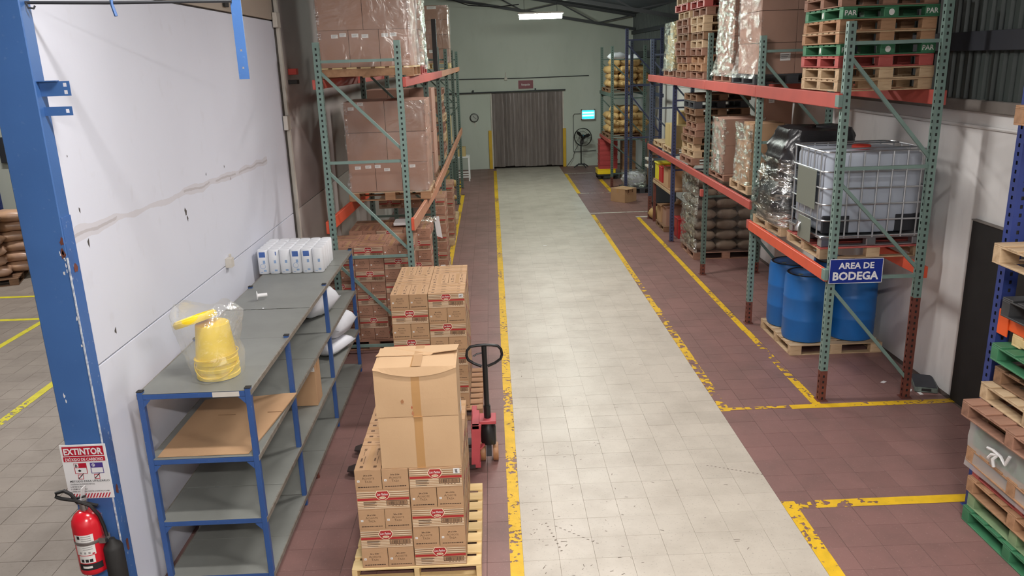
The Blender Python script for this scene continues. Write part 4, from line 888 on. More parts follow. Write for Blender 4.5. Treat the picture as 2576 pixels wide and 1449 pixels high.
tag(MB().lathe([(.0, 0), (.009, .003), (.009, .008), (.0, .012)], M['paper'], 8, c=(-2.22, 7.25, 1.604), cap=False).obj('pellet'), 'tiny white pellet beside the white spout on top deck', 'pellet')
b = MB(); n1, n2 = 6, 6; vs = []
for i in range(n1 + 1):
    for j in range(n2 + 1):
        u = i / n1; v = j / n2; xx = -2.52 + u * (.66 + .12 * v); yy = 5.31 + v * 1.02 - .0 * u
        vs.append((xx, yy, 1.09 + .03 * v * v * u + .004 * math.sin(u * 9) * v))
b.add(vs + [(p[0], p[1], p[2] + .005) for p in vs], [(i * (n2 + 1) + j, i * (n2 + 1) + j + 1, (i + 1) * (n2 + 1) + j + 1, (i + 1) * (n2 + 1) + j) for i in range(n1) for j in range(n2)] + [(49 + i * (n2 + 1) + j, 49 + (i + 1) * (n2 + 1) + j, 49 + (i + 1) * (n2 + 1) + j + 1, 49 + i * (n2 + 1) + j + 1) for i in range(n1) for j in range(n2)] + [(0, 7 * 6, 49 + 42, 49)] + [(42, 48, 97, 91)], M['kraft'])
cs = b.obj('cardboard_sheet'); tag(cs, 'flat tan cardboard sheet lying on the second shelf deck', 'cardboard')
b = MB(); b.box(-2.30, 5.985, 1.1005, -2.16, 5.99, 1.1022, M['kraftd']); b.box(-1.90, 5.985, 1.1085, -1.78, 5.99, 1.112, M['kraftd']); b.obj('slit', cs)
carton('tall brown carton standing on the third shelf deck behind second post', -1.935, 7.40, .578, .25, .24, .475, 'kraft', .02, None, (('f', .80, .80, .03, .045), ('f', .93, .80, .03, .045)))
def wsack(label, x, y, z, L, W, H, rz, seed):
    t = sack(label, x, y, z, L, W, H, 'sackw', rz, seed)
    b = MB()
    for k in range(4): b.box(-L * .32 + k * L * .16, -W * .30, H * .93, -L * .32 + k * L * .16 + .012, -W * .16, H * 1.0, M['inkb'])
    b.obj('printed_dash', t)['kind'] = 'stuff'; return t
wsack('white poly sack with black dashes on the second deck, last bay', -2.08, 8.66, 1.088, .56, .40, .32, 1.2, 3)
wsack('white printed sack lying on the third deck, upper of two bags', -1.97, 8.95, .735, .56, .46, .30, 1.35, 6)
sack('clear plastic bag of white goods on third deck under printed sack', -2.0, 8.85, .578, .56, .44, .16, 'sackw', 1.2, 9, None, 'plastic_bag')

# ================================================================== PALLETS #8 AND #7, BIG CARTONS, PALLET JACK
G8 = 'printed cartons on the pallet marked #8'; G7 = 'printed cartons on the pallet marked #7'
pallet('pale wooden pallet under the carton stack marked #8', -.69, 5.83, 0, .98, 1.20, 'stringer', 'woodp', 0, None, True, .135, ns=8)
L8 = block_load(-1.095, 5.235, .137, 2, 3, 5, lambda i, j, k: j == 0 or i == 1 or k == 4 or j == 2, 1, 'pallet marked #8', G8)
pallet('wooden pallet under the carton stack marked #7', -.72, 8.63, 0, 1.02, 1.20, 'stringer', 'woodo', 0, None, True, .135, ns=8)
L7 = block_load(-1.135, 8.07, .137, 2, 3, 8, lambda i, j, k: (j == 0 and (i == 1 or k > 2)) or i == 1 or k == 7, 0, 'pallet marked #7', G7)
def num_sticker(c, txt, rot):
    b = MB(); b.box(-.023, -.0012, -.021, .023, 0, .021, M['stick'])
    if rot: b.text(txt, (.007, -.002, 0), (0, 0, -1) if False else (0, 0, 1), (-1, 0, 0), .02, M['inkb'], .02)
    else: b.text(txt, (0, -.002, -.01), (1, 0, 0), (0, 0, 1), .02, M['inkb'], .02)
    b.obj('number_label', c, (CL / 2 - .04, -CW / 2 - .002, CH * .80))
num_sticker(L8[(1, 0, 4, -1)], '#8', True); num_sticker(L7[(1, 0, 7, -1)], '#7', False)
def big_carton(label, x, y, z, w_, d_, h_, bulge, stain, rz, open_top):
    t = thing('big_carton', label, 'carton', (x, y, z), rz); b = MB(); nx, nz = 10, 8
    # body with slightly bulging faces
    def ring(zf):
        q = math.sin(zf * math.pi) * bulge; pts = []
        for k in range(nx): u = k / nx; pts.append((-w_ / 2 + u * w_, -d_ / 2 - q * math.sin(u * math.pi)))
        for k in range(4): u = k / 4; pts.append((w_ / 2 + q * .6 * math.sin(u * math.pi), -d_ / 2 + u * d_))
        for k in range(nx): u = k / nx; pts.append((w_ / 2 - u * w_, d_ / 2))
        for k in range(4): u = k / 4; pts.append((-w_ / 2 - q * .6 * math.sin(u * math.pi), d_ / 2 - u * d_))
        return [(p[0], p[1], zf * h_) for p in pts]
    loft(b, [ring(k / nz) for k in range(nz + 1)], M['kraftb'], False); b.obj('body', t, bevel=0)
    b = MB(); b.box(-.03, -d_ / 2 - bulge - .004, 0.0, .035, -d_ / 2 - .0, .001, M['tape'])
    vs = []; 
    for k in range(nz + 1):
        zf = k / nz; q = math.sin(zf * math.pi) * bulge * 1.0 + .0012; vs += [(-.03, -d_ / 2 - q, zf * h_), (.03, -d_ / 2 - q, zf * h_)]
    b.add(vs, [(2 * k, 2 * k + 1, 2 * k + 3, 2 * k + 2) for k in range(nz)], M['tape'])
    b.box(-.03, -d_ / 2, h_ + .006, .03, d_ / 2, h_ + .0075, M['tape']) if open_top else None
    b.obj('tape', t)
    for (fx, fz, lw, lh) in ((0.55, .1, .05, .09), (0.75, .02, .05, .09)):
        if open_top: continue
        b = MB(); b.box(w_ / 2 + bulge * .7, -d_ / 2 + fx * d_ - lw / 2, h_ * .86 - lh / 2 + fz * .2, w_ / 2 + bulge * .7 + .001, -d_ / 2 + fx * d_ + lw / 2, h_ * .86 + lh / 2 + fz * .2, M['stick']); b.obj('paper_label', t)
    return t
c1 = big_carton('lower big tan carton with tape seam standing on the #8 stack', -.600, 5.45, .962, .575, .42, .395, .006, False, .0, False)
for y0, y1, dz in ((-.21, -.002, .0), (.002, .21, .002)): bx('top_flap', c1, -.2875, y0, .395 + dz, .2875, y1, .399 + dz, M['kraftb'], .001)
c2_ = big_carton('upper big tan carton with torn front flap and red stain, top of stack', -.605, 5.45, 1.366, .585, .42, .375, .010, True, .0, True)
b = MB(); n = 16; vs = []     # front flap folded down with its wavy edge
for k in range(n + 1):
    u = k / n; x = -.2925 + .585 * u; dep = .012 + .055 * max(0, math.sin(min(1, max(0, (u - .05) / .92)) * math.pi)) ** .7
    vs += [(x, -.212, .381), (x, -.221 - .006 * math.sin(u * math.pi), .381 - dep)]
b.add(vs + [(p[0], p[1] - .003, p[2]) for p in vs], [(2 * k, 2 * k + 1, 2 * k + 3, 2 * k + 2) for k in range(n)] + [(2 * (n + 1) + 2 * k, 2 * (n + 1) + 2 * k + 2, 2 * (n + 1) + 2 * k + 3, 2 * (n + 1) + 2 * k + 1) for k in range(n)], M['kraftb']); b.obj('front_flap', c2_)
def flap(name, pts, th=.004):
    b = MB(); b.add([(p[0], p[1], p[2]) for p in pts] + [(p[0], p[1], p[2] + th) for p in pts], [tuple(reversed(range(len(pts)))), tuple(range(len(pts), 2 * len(pts)))] + [(i, (i + 1) % len(pts), len(pts) + (i + 1) % len(pts), len(pts) + i) for i in range(len(pts))], M['kraftb']); return b.obj(name, c2_)
flap('top_flap', [(-.29, -.21, .376), (.29, -.21, .376), (.27, .005, .382), (.05, .0, .378), (-.27, .0, .380)])
flap('top_flap', [(-.30, .015, .383), (.10, .012, .379), (.12, .02, .392), (.29, .045, .400), (.30, .215, .380), (-.26, .215, .379)])
b = MB(); b.box(-.31 + .29, -.215, .387, .045, .21, .3885, M['tapec']); b.obj('top_tape', c2_)
def stain(x, z, r, m):
    b = MB(); n = 9; b.add([(x + r * R_.uniform(.5, 1.1) * math.cos(k * .7), -.2115 - .0105 * math.sin(max(.0, z / .375) * math.pi), z + 1.5 * r * R_.uniform(.5, 1.1) * math.sin(k * .7)) for k in range(n)], [tuple(range(n))], m); b.obj('stain', c2_)
stain(-.10, .125, .014, mat('brown stain', (160, 112, 74), .8)); stain(-.035, .075, .008, mat('reddish stain', (176, 92, 60), .8)); stain(-.03, .03, .014, mat('rosy stain', (178, 118, 82), .8))

pj = thing('pallet_jack', 'red pallet jack with black loop handle parked behind the #8 stack', 'pallet jack')
for y in (6.92, 7.34):
    b = MB(); w2 = .075
    loft(b, [[(x, y + s * w2 * f, z) for s, z in ((-1, .055), (1, .055), (1, zt), (-1, zt))] for x, f, zt in ((-.27, 1, .095), (-1.34, 1, .085), (-1.44, .92, .080), (-1.50, .55, .07))], mat('dark worn fork', (62, 52, 50), .5, nz=(7, .5, (40, 36, 36))), False); b.obj('fork', pj)
    MB().lathe([(.034, -.05), (.036, -.045), (.036, .045), (.034, .05)], M['wheel'], 12, T=Matrix.Translation((-1.36, y, .036)) @ RX).obj('load_roller', pj)
b = MB(); b.box(-.30, 6.86, .055, -.22, 7.42, .10, M['jred']); b.add([(-.31, 6.85, .06), (-.235, 6.85, .06), (-.20, 6.85, .50), (-.29, 6.85, .50), (-.31, 6.89, .06), (-.235, 6.89, .06), (-.20, 6.89, .50), (-.29, 6.89, .50)], [(0, 1, 2, 3), (7, 6, 5, 4), (0, 4, 5, 1), (1, 5, 6, 2), (2, 6, 7, 3), (3, 7, 4, 0)], M['jred']); b.obj('frame_plate', pj)
b = MB(); b.box(-.30, 6.9, .10, -.25, 7.40, .46, M['jred']); b.box(-.28, 6.99, .44, -.06, 7.18, .475, M['jred']); b.box(-.29, 6.85, .46, -.22, 7.2, .50, M['jred']); b.obj('body', pj, bevel=.004)
MB().lathe([(.07, .21), (.075, .22), (.075, .38), (.06, .40), (.06, .46)], M['blackg'], 16, c=(-.14, 7.08, 0)).obj('pump', pj); bx('pump_block', pj, -.20, 7.03, .20, -.07, 7.13, .40, M['blackg'], .01)
MB().bar((-.23, 7.0, .18), (-.12, 7.08, .27), .03, .02, M['jred']).obj('link_bar', pj); MB().bar((-.14, 7.08, .22), (-.14, 7.08, .08), .09, .05, M['truss']).obj('wheel_fork', pj)
for x in (-.20, -.075): MB().lathe([(.02, -.026), (.085, -.026), (.09, -.02), (.09, .02), (.085, .026), (.02, .026)], M['wheel'], 24, T=Matrix.Translation((x, 7.12, .09)) @ Matrix.Rotation(math.pi / 2, 4, 'Y')).obj('steer_wheel', pj)
MB().tube([(-.12, 7.12, .09), (-.16, 7.12, .09)], .02, M['truss'], 8).obj('axle', pj)
MB().tube([(-.142, 7.08, .42), (-.143, 7.08, .60)], .034, M['blackg'], 12).obj('handle_socket', pj)
MB().tube([(-.143, 7.08, .58), (-.148, 7.08, 1.21)], .025, M['blackg'], 12).obj('handle_pole', pj)
cx_ = -.148; lp = [(-.03, 1.005), (-.10, 1.035), (-.155, 1.075), (-.168, 1.12), (-.16, 1.17), (-.13, 1.205), (-.07, 1.215), (0, 1.219), (.07, 1.215), (.13, 1.205), (.16, 1.17), (.168, 1.12), (.155, 1.075), (.10, 1.035), (.03, 1.005)]
MB().tube([(cx_ + p[0], 7.08, p[1]) for p in lp], .0135, M['blackg'], 10).obj('handle_loop', pj)
MB().tube([(cx_ - .02, 7.08, 1.14), (cx_ - .07, 7.07, 1.135), (cx_ - .105, 7.06, 1.115)], .008, M['blackg'], 8).obj('lever', pj)
# ================================================================== RIGHT PALLET RACK
rr_ = thing('pallet_rack', 'long green and orange pallet rack along the right wall', 'pallet rack', (3.60, 8.2, 0), -0.013)
def xr(y): return 3.60 + .013 * (y - 8.2)
frame(rr_, 0.0, 0, .95, 4.06, 4.25, M['green'], .36, 1.18, (3.85, 2.60, 1.42), ((3.74, 2.66), (2.47, 1.48), (1.33, .22)))
for yl, hf, m, rf, hz, dg in ((2.73, 4.0, 'green', .33, (3.8, 2.6, 1.40), ((3.7, 2.66), (2.5, 1.5), (1.33, .22))), (5.46, 4.12, 'greend', .2, (3.8, 2.6, 1.4), ((3.7, 2.66), (2.5, 1.5))),
                              (8.15, 3.2, 'rbluek', 0, (2.9, 1.5), ((2.8, 1.6),)), (10.70, 4.14, 'rblued', .55, (3.8, 2.6, 1.5), ((3.7, 2.66), (2.5, 1.6)))):
    frame(rr_, yl, 0, .95, hf, hf + .1, M[m], rf, rf, hz, dg, (-1, 1) if yl < 6 else ())
YS = [0.0, 2.73, 5.46, 8.15, 10.70]
bred = mat('reddish orange beam', (178, 82, 72), .55, nz=(3, .5, (158, 74, 68)), rand=.05)
for k in range(4):
    for xx in (-.062, .95 + .062):
        beam(rr_, xx, YS[k] - (.03 if xx < 0 else 0), YS[k + 1] + (.03 if xx < 0 and k == 3 else -.031 if xx < 0 else 0), 3.215, 3.365, bred)
        lo = (1.395, 1.525) if k == 0 else (1.68, 1.80)
        beam(rr_, xx, YS[k] - .03, YS[k + 1] - .031, lo[0], lo[1], M['orange'] if k == 0 else bred)
for yl, m in ((0, M['green']), (2.73, bred), (5.46, bred)):
    for z in (3.23, 1.41): bx('beam_clip', rr_, -.088, yl - .045, z, -.040, yl + .045, z + .12, m, .004)
# sign on the front post
sd = thing('area_sign', 'blue AREA DE BODEGA sign on the front green rack post', 'sign', (3.835, 8.125, 1.515), -.02)
bx('board', sd, -.285, 0, -.135, .285, .006, .135, M['signblue'], .001)
b = MB(); e = .0015
for q in ((-.285, -.135, .285, -.129), (-.285, .129, .285, .135), (-.285, -.135, -.279, .135), (.279, -.135, .285, .135)): b.quad((q[0], -e, q[1]), (q[2], -e, q[1]), (q[2], -e, q[3]), (q[0], -e, q[3]), M['white'])
b.obj('border', sd)
b = MB(); b.text('AREA DE', (0, -.0022, .028), (1, 0, 0), (0, 0, 1), .068, M['white'], .03, .38); b.text('BODEGA', (0, -.0022, -.095), (1, 0, 0), (0, 0, 1), .088, M['white'], .035, .49); b.obj('lettering', sd)['kind'] = 'stuff'

# --- upper level, bay nearest: stack of pallets
GU = 'pallets stacked on the upper level over the tank'
seq = [('wood', None), ('wood', None), ('pred', None), ('pgreen', 'PAR'), ('wood', 'woodo'), ('woodo', None), ('pgreen', 'PAR'), ('woodbr', None), ('wood', None)]
nm_ = ['bare wooden', 'bare wooden', 'red painted', 'lower green PAR', 'worn wooden', 'worn wooden', 'upper green PAR', 'greyish wooden', 'pale wooden']
for k, (m, mk) in enumerate(seq):
    pallet('%s pallet, %s in the tall stack above the tank cage' % (nm_[k], nth(k)), 4.11 + R_.uniform(-.015, .015), 8.96 + R_.uniform(-.015, .015), 3.368 + .1205 * k, 1.0, 1.0, 'block', m, R_.uniform(-.012, .012), GU, True, .118, mb=mk if mk in M else None, marks=mk == 'PAR')
# second: carton load on dark pallet
pallet('dark plastic pallet under the wrapped cartons behind the second green post', 4.10, 11.55, 3.368, 1.05, 1.05, 'block', 'pdark', 0, None, True, .13)
GB = 'cartons of the tall wrapped load on the upper right level'
for k in range(4):
    for i in range(2):
        carton('large brown carton, %s row %s half of wrapped load, second post' % (ORD[k], 'aisle' if i == 0 else 'wall'), 3.88 + .485 * i, 11.52, 3.499 + .41 * k, .48, .94, .405, 'kraftr', 0, GB, (('f', .72, .55, .14, .10),) if k == 0 and i == 0 else (), False)
wrap('loose glossy film flaring around the carton load behind second post', 3.62, 11.03, 3.45, 4.62, 12.0, 5.10, 'film', .012, .10, False, 80, .07, 3, mx='film2')
# third: tall load with wrinkled film
pallet('brown pallet under the tall film wrapped load on the upper level', 4.12, 12.75, 3.368, 1.0, .95, 'block', 'woodbr', 0, None, True, .125)
for k in range(3): carton('tall reddish carton, %s tier of the crinkled film load on top' % ORD[k], 4.11, 12.75, 3.494 + .54 * k, .90, .86, .535, 'kraftr', 0, 'cartons of the crinkled film load', (), False)
wrap('crinkled shiny film around tall reddish carton load on the upper level', 3.65, 12.31, 3.45, 4.57, 13.2, 5.08, 'film', .018, .08, False, 80, .06, 8, mx='filmw')
# fourth and fifth: two tall stacks of pallets
for s_, (yy, xx, nmx, grp) in enumerate(((14.42, 4.14, 'nearer', 'pallets of the nearer tall stack on the upper level'), (15.42, 4.10, 'farther', 'pallets of the farther tall stack on the upper level'))):
    for k in range(12):
        m = R_.choice(['woodbr', 'wood', 'woodd', 'woodbr', 'woodo']) if k != 9 else 'pred'
        pallet('%s pallet, %s of the %s high stack on upper level' % ({'woodbr': 'greyish', 'wood': 'light', 'woodd': 'dark', 'woodo': 'tan', 'pred': 'reddish'}[m], nth(k), nmx), xx + R_.uniform(-.03, .03), yy + R_.uniform(-.03, .03), 3.368 + .131 * k, 1.0, .92, 'block', m, R_.uniform(-.02, .02), grp, True, .128)
# sixth: silver wrapped load at the far end
pallet('reddish pallet under the silvery wrapped load at rack end', 4.2, 16.95, 3.368, 1.0, .95, 'block', 'woodbr', 0, None, False, .125)
for k, (h, o2) in enumerate(((.34, 0), (.34, .0), (.26, .02))): carton('wrapped carton, %s of the silvery load at the far rack end' % nth(k), 4.18 + o2, 16.95, 3.494 + sum((.34, .34, .26)[:k]) + .002 * k, .9 - .06 * k, .84, h, 'krafty', 0, 'cartons of the silvery load', (), False)
wrap('silvery crumpled film on the far upper load beside pallet stacks', 3.71, 16.5, 3.46, 4.66, 17.4, 4.42, 'filmw', .022, .03, True, 50, .06, 21)

# --- lower level, nearest bay: tank on red pallet, black load
pallet('red painted pallet carrying the caged white tank', 4.24, 9.12, 1.527, 1.22, 1.02, 'block', 'pred', 0, None, True, .13, mb='wood')
ib = thing('caged_tank', 'white plastic bulk tank in a steel tube cage on red pallet', 'tank', (4.22, 9.13, 1.659))
W2, D2, ZB, ZT = 1.10, .92, .15, 1.03
b = MB(); loft(b, [[(x * s, y * s, z) for x, y in rrect(W2, D2, .11, 6)] for z, s in ((ZB, .97), (ZB + .02, 1), (ZT - .06, 1), (ZT - .015, .97), (ZT, .90))], M['tank']); b.obj('tank', ib)
for sx in (-1, 1):
    for s_ in (-1,): bx('corner_pad', ib, sx * .41 - .155, -D2 / 2 - .006, ZB, sx * .41 + .155, -D2 / 2 + .03, ZB + .20, M['tankdark'], .01)
MB().lathe([(.10, 0), (.105, .01), (.105, .04), (.09, .05), (.0, .055)], mat('red tank cap', (186, 58, 44), .5), 20, c=(.02, 0, ZT)).obj('cap', ib)
cw, cdp = 1.17, .99; ring = rrect(cw, cdp, .10, 4)
for z in (.12, .30, .48, .66, .845, 1.06): MB().tube([(p[0], p[1], z) for p in ring], .010, M['metal'], 6, True).obj('cage_ring', ib)
for k in range(7):
    x = -.48 + .16 * k
    for s in (-1, 1): MB().tube([(x, s * cdp / 2, .10), (x, s * cdp / 2, 1.06)], .010, M['metal'], 6).obj('cage_bar', ib)
for k in range(5):
    y = -.38 + .19 * k
    for s in (-1, 1): MB().tube([(s * cw / 2, y, .10), (s * cw / 2, y, 1.06)], .010, M['metal'], 6).obj('cage_bar', ib)
for y in (-.25, .25): MB().tube([(-cw / 2, y, 1.065), (cw / 2, y, 1.065)], .010, M['metal'], 6).obj('top_bar', ib)
bx('label_plate', ib, -cw / 2 - .016, -.30, .40, -cw / 2 - .010, .25, .84, mat('dull grey plate', (132, 138, 128), .45, .3), .002)
bx('label_plate', ib, -cw / 2 - .05, -.32, .02, -cw / 2 - .044, .05, .29, mat('dull grey plate', (132, 138, 128), .45, .3), .002, rx=0)
MB().tube([(-.55, .0, .20), (-.64, .0, .19), (-.66, 0, .14), (-.66, 0, .10)], .035, M['steel'], 10).obj('valve', ib)
bx('base_frame', ib, -cw / 2, -cdp / 2, .09, cw / 2, cdp / 2, .12, M['metal'], .006)
for x in (-.52, 0, .52):
    for y in (-.44, 0, .44): bx('foot', ib, x - .055, y - .05, 0.0, x + .055, y + .05, .09, M['metal'], .01)
for y in (-.44, 0, .44): bx('base_rail', ib, -cw / 2 + .02, y - .04, 0.0, cw / 2 - .02, y + .04, .014, M['metal'], .003)

bp2 = pallet('splintered wooden pallet under the black wrapped load', 4.12, 10.32, 1.527, 1.05, .98, 'block', 'wood', .04, None, True, .12)
MB().bar((3.62 - 4.12 + .02, -.40, .135), (3.62 - 4.12 + .02, .10, .15), .09, .02, M['wood']).obj('loose_board', bp2)
MB().bar((-.46, -.52, .05), (-.28, -.50, .08), .07, .07, M['wood']).obj('loose_block', bp2)
b = MB(); n = 48; rings = []
for k in range(40):
    f = k / 39; z = 1.66 + 1.17 * min(1, f * 1.12) if f < .9 else 1.66 + 1.17 + .02
    sh = .9 + .16 * math.sin(f * 5.3 + .4) * (1 - f); 
    if f > .72: sh *= 1 - (f - .72) * .9
    if f >= .9: sh *= (1 - f) * 9 + .02
    ring = []
    for x, y in [rrect(1.02, .92, .2, 11)[int(j * 48 / n)] for j in range(n)]:
        q = 1.05 + .12 * noise.noise((x * 2.6, y * 2.6, f * 4)) + .09 * noise.noise((x * 7, y * 7, f * 12)) + .04 * noise.noise((x * 18, y * 18, f * 30))
        ring.append((4.10 + x * sh * q + .10 * max(0, f - .4), 10.30 + y * sh * q, z + .06 * noise.noise((x * 3, y * 3, 7)) * f))
    rings.append(ring)
loft(b, rings, mat('black sheet load', (30, 31, 34), .32, nz=(3, .4, (48, 48, 52)), bump=(9, .9), spec=.6)); tag(b.obj('black_wrapped_load'), 'bulky load in black plastic and clear film beside caged tank', 'wrapped load')
b = MB(); rings = []
for k in range(15):
    f = k / 14; sh = (.96 + .13 * math.sin(f * 5.3 * .75 + .4) * (1 - f * .7)) * (1 + .05 * noise.noise((f * 9, 1, 2)))
    rings.append([(4.10 + x * sh * (1.10 + .05 * noise.noise((x * 6, y * 6, f * 11))) + .06 * f * .5, 10.30 + y * sh * (1.10 + .05 * noise.noise((x * 6, y * 6, f * 11 + 5))), 1.65 + .84 * f) for x, y in [rrect(1.06, .96, .2, 11)[j] for j in range(48)]])
n = 48; b.add([p for r in rings for p in r], [(k * n + j, k * n + (j + 1) % n, (k + 1) * n + (j + 1) % n, (k + 1) * n + j) for k in range(14) for j in range(n)], M['filmk'], None, True); tag(b.obj('stretch_film'), 'clear crinkled film around the lower part of black load', 'film')
# --- lower level, second bay
pallet('light wooden pallet with two openings under three wrapped cartons', 4.16, 11.80, 1.803, 1.0, .90, 'block', 'wood', 0, None, True, .13)
G2 = 'wrapped cartons on the light wooden pallet'
carton('bottom wrapped carton on the light pallet, lower right level', 3.96, 11.78, 1.935, .52, .66, .30, 'kraft', 0, G2, (('s', .5, .3, .05, .07),), True); carton('middle wrapped carton on the light pallet, lower right level', 3.96, 11.78, 2.238, .50, .62, .30, 'kraft', .02, G2); carton('top small wrapped carton on light pallet, shifted inward', 4.0, 11.80, 2.541, .44, .52, .26, 'kraft', -.05, G2)
wrap('shiny torn film around three stacked cartons on light pallet', 3.69, 11.44, 1.92, 4.23, 12.12, 2.80, 'film', .020, .02, True, 60, .06, 31, mx='filmw')
pallet('low pallet under the two tall film wrapped cartons', 4.2, 13.15, 1.803, 1.0, .92, 'block', 'woodbr', 0, None, True, .10)
G3 = 'tall cartons in film beside the third post'
carton('lower tall carton in film with two labels beside third post', 4.02, 13.12, 1.905, .62, .60, .45, 'kraftr', 0, G3, (('f', .45, .85, .08, .07), ('f', .62, .85, .08, .07), ('s', .5, .45, .15, .30)), False); carton('upper tall carton in film beside third post, under beam', 4.02, 13.12, 2.358, .62, .60, .42, 'kraftr', 0, G3, (), False)
wrap('shiny film wrapped over two tall cartons beside third post', 3.70, 12.80, 1.905, 4.34, 13.44, 2.79, 'film', .014, .0, False, 60, .06, 41, mx='filmw')
carton('plain tall brown carton with two labels behind film wrapped cartons', 4.60, 13.15, 1.905, .44, .5, 1.22, 'kraftr', 0, None, (('f', .22, .93, .09, .07), ('f', .68, .96, .09, .06)), False)
# --- lower level, third bay: pallet stack
for k in range(10):
    m = ['woodbr', 'wood', 'wood', 'woodd', 'woodbr', 'woodbr', 'woodd', 'woodd', 'pdark', 'woodd'][k]
    pallet('%s pallet, %s in crooked stack on the lower right level' % ({'woodbr': 'greyish', 'wood': 'light', 'woodd': 'dark brown', 'pdark': 'dark grey'}[m], nth(k)), 4.20 + (.05 if k > 3 else 0) + R_.uniform(-.03, .04), 15.2 + R_.uniform(-.05, .05), 1.803 + .128 * k, 1.0, .9, 'block', m, R_.uniform(-.04, .04), 'pallets in the crooked stack on the lower level', True, .125)
# --- lower level, fourth bay
pallet('light pallet under the pale cartons on lower right level', 4.22, 17.0, 1.803, 1.0, .9, 'block', 'wood', 0, None, True, .12); pallet('empty light pallet at the far end of lower level', 4.25, 18.15, 1.803, 1.0, .95, 'block', 'wood', 0, None, True, .12)
for i, (y, x, z, w_, d_, h_) in enumerate(((16.80, 3.98, 1.925, .45, .38, .46), (17.22, 3.98, 1.925, .45, .38, .46), (16.95, 4.45, 1.925, .40, .60, .42), (17.0, 4.1, 2.388, .42, .40, .26))):
    carton(('pale carton with small label, nearer on the far pallet', 'pale carton, farther along the aisle on the far pallet', 'pale carton at the wall side of the far pallet', 'pale small carton on top of the far pallet group')[i], x, y, z, w_, d_, h_, 'krafty', 0, 'pale cartons on the far lower pallet', (('f', .7, .85, .07, .06),) if i == 0 else (), False)
# --- floor level, nearest bay: drums
pallet('wooden pallet carrying the blue drums on the floor', 4.35, 10.15, 0, 1.2, 1.16, 'block', 'wood', 0, None, True, .138)
def drum_mesh():
    b = MB(); b.lathe([(.262, 0), (.28, .012), (.29, .06), (.291, .28), (.296, .295), (.291, .31), (.291, .56), (.296, .575), (.291, .59), (.289, .82), (.278, .875), (.268, .885), (.262, .885)], M['drum'], 40); return b.mesh('body')
DM = drum_mesh()
for i, (x, y, lb) in enumerate(((4.05, 9.90, 'blue plastic drum nearest the aisle with black lid'), (4.05, 10.50, 'blue drum at the aisle side, behind the nearest'), (4.66, 9.90, 'blue drum hidden behind the blue sign, wall side'), (4.66, 10.50, 'blue drum at the back wall side corner'))):
    d = thing('drum', lb, 'drum', (x, y, .139), 0, 'blue drums on the pallet'); link('body', DM, d)
    MB().lathe([(.262, .868), (.262, .89), (.235, .89), (.23, .872), (0, .872)], M['rubber'], 36).obj('lid', d)
    for bx_, by_, m in ((-.14, -.10, M['tray']), (.14, .12, M['rubber'])): MB().lathe([(.035, .872), (.037, .88), (.03, .89), (0, .892)], m, 14, c=(bx_, by_, 0)).obj('bung', d)
pp = S(link('trim_2', None)); MB().tube([(5.02, 10.9, 0), (5.02, 10.9, .55)], .03, M['trimw'], 8).obj('pipe', pp)
# --- floor level, third bay: wrapped sacks
pallet('worn pallet under the film wrapped sack pile', 4.40, 15.25, 0, 1.24, 1.08, 'block', 'woodbr', 0, None, True, .14)
GS = 'grey brown sacks of the wrapped pile'
for k in range(7):
    for i in range(3):
        for j in range(2):
            if j == 1 and 0 < i < 3 and k < 6: continue
            sack('grey brown sack, %s layer, %s column %s of wrapped pile' % (ORD[k], ('aisle', 'middle', 'wall')[i], 'front' if j == 0 else 'rear'), 3.99 + .41 * i + R_.uniform(-.01, .01), 14.98 + .53 * j + R_.uniform(-.015, .015), .141 + .203 * k, .56, .44, .225, 'sackg', math.pi / 2 + R_.uniform(-.05, .05), (k * 3 + i) % 4, GS)
b = MB()
for k in range(7):
    for i in range(3):
        if R_.random() < .8: b.box(3.92 + .41 * i, 14.70, .22 + .203 * k, 4.04 + .41 * i, 14.702, .27 + .203 * k, M['stickg'])
wrap('glossy film around the pile of grey brown sacks on floor', 3.78, 14.70, .13, 5.0, 15.80, 1.6, 'film', .025, .0, True, 90, .055, 51, mx='filmw')
# --- floor level, fourth bay: low shelf with bins, cartons below
ls = thing('low_shelf', 'low timber shelf inside the rack below the far beam', 'shelf', (4.2, 17.95, 0))
bx('deck', ls, -.45, -1.3, .99, .45, .62, 1.03, M['woodo'], .003); 
for x in (-.42, .42):
    for y in (-1.25, .58): bx('post', ls, x - .03, y - .03, 0, x + .03, y + .03, .99, M['rust'], .003)
bx('rail', ls, -.46, -1.3, .93, -.44, .62, .99, M['wood'], .003)
bn = thing('storage_bin', 'yellow lidded bin at the far end of the low shelf', 'bin', (3.98, 18.34, 1.03)); bx('body', bn, -.2, -.19, 0, .2, .19, .36, mat('yellow bin', (214, 200, 40), .5), .01); bx('lid', bn, -.22, -.21, .36, .22, .21, .40, mat('yellow bin', (214, 200, 40), .5), .01)
bn2 = thing('storage_bin', 'red bin between the yellow bin and open carton', 'bin', (3.98, 17.93, 1.03)); bx('body', bn2, -.2, -.17, 0, .2, .17, .34, mat('red bin', (176, 36, 40), .5), .01); bx('rim', bn2, -.21, -.18, .32, .21, .18, .345, mat('red bin', (176, 36, 40), .5), .006)
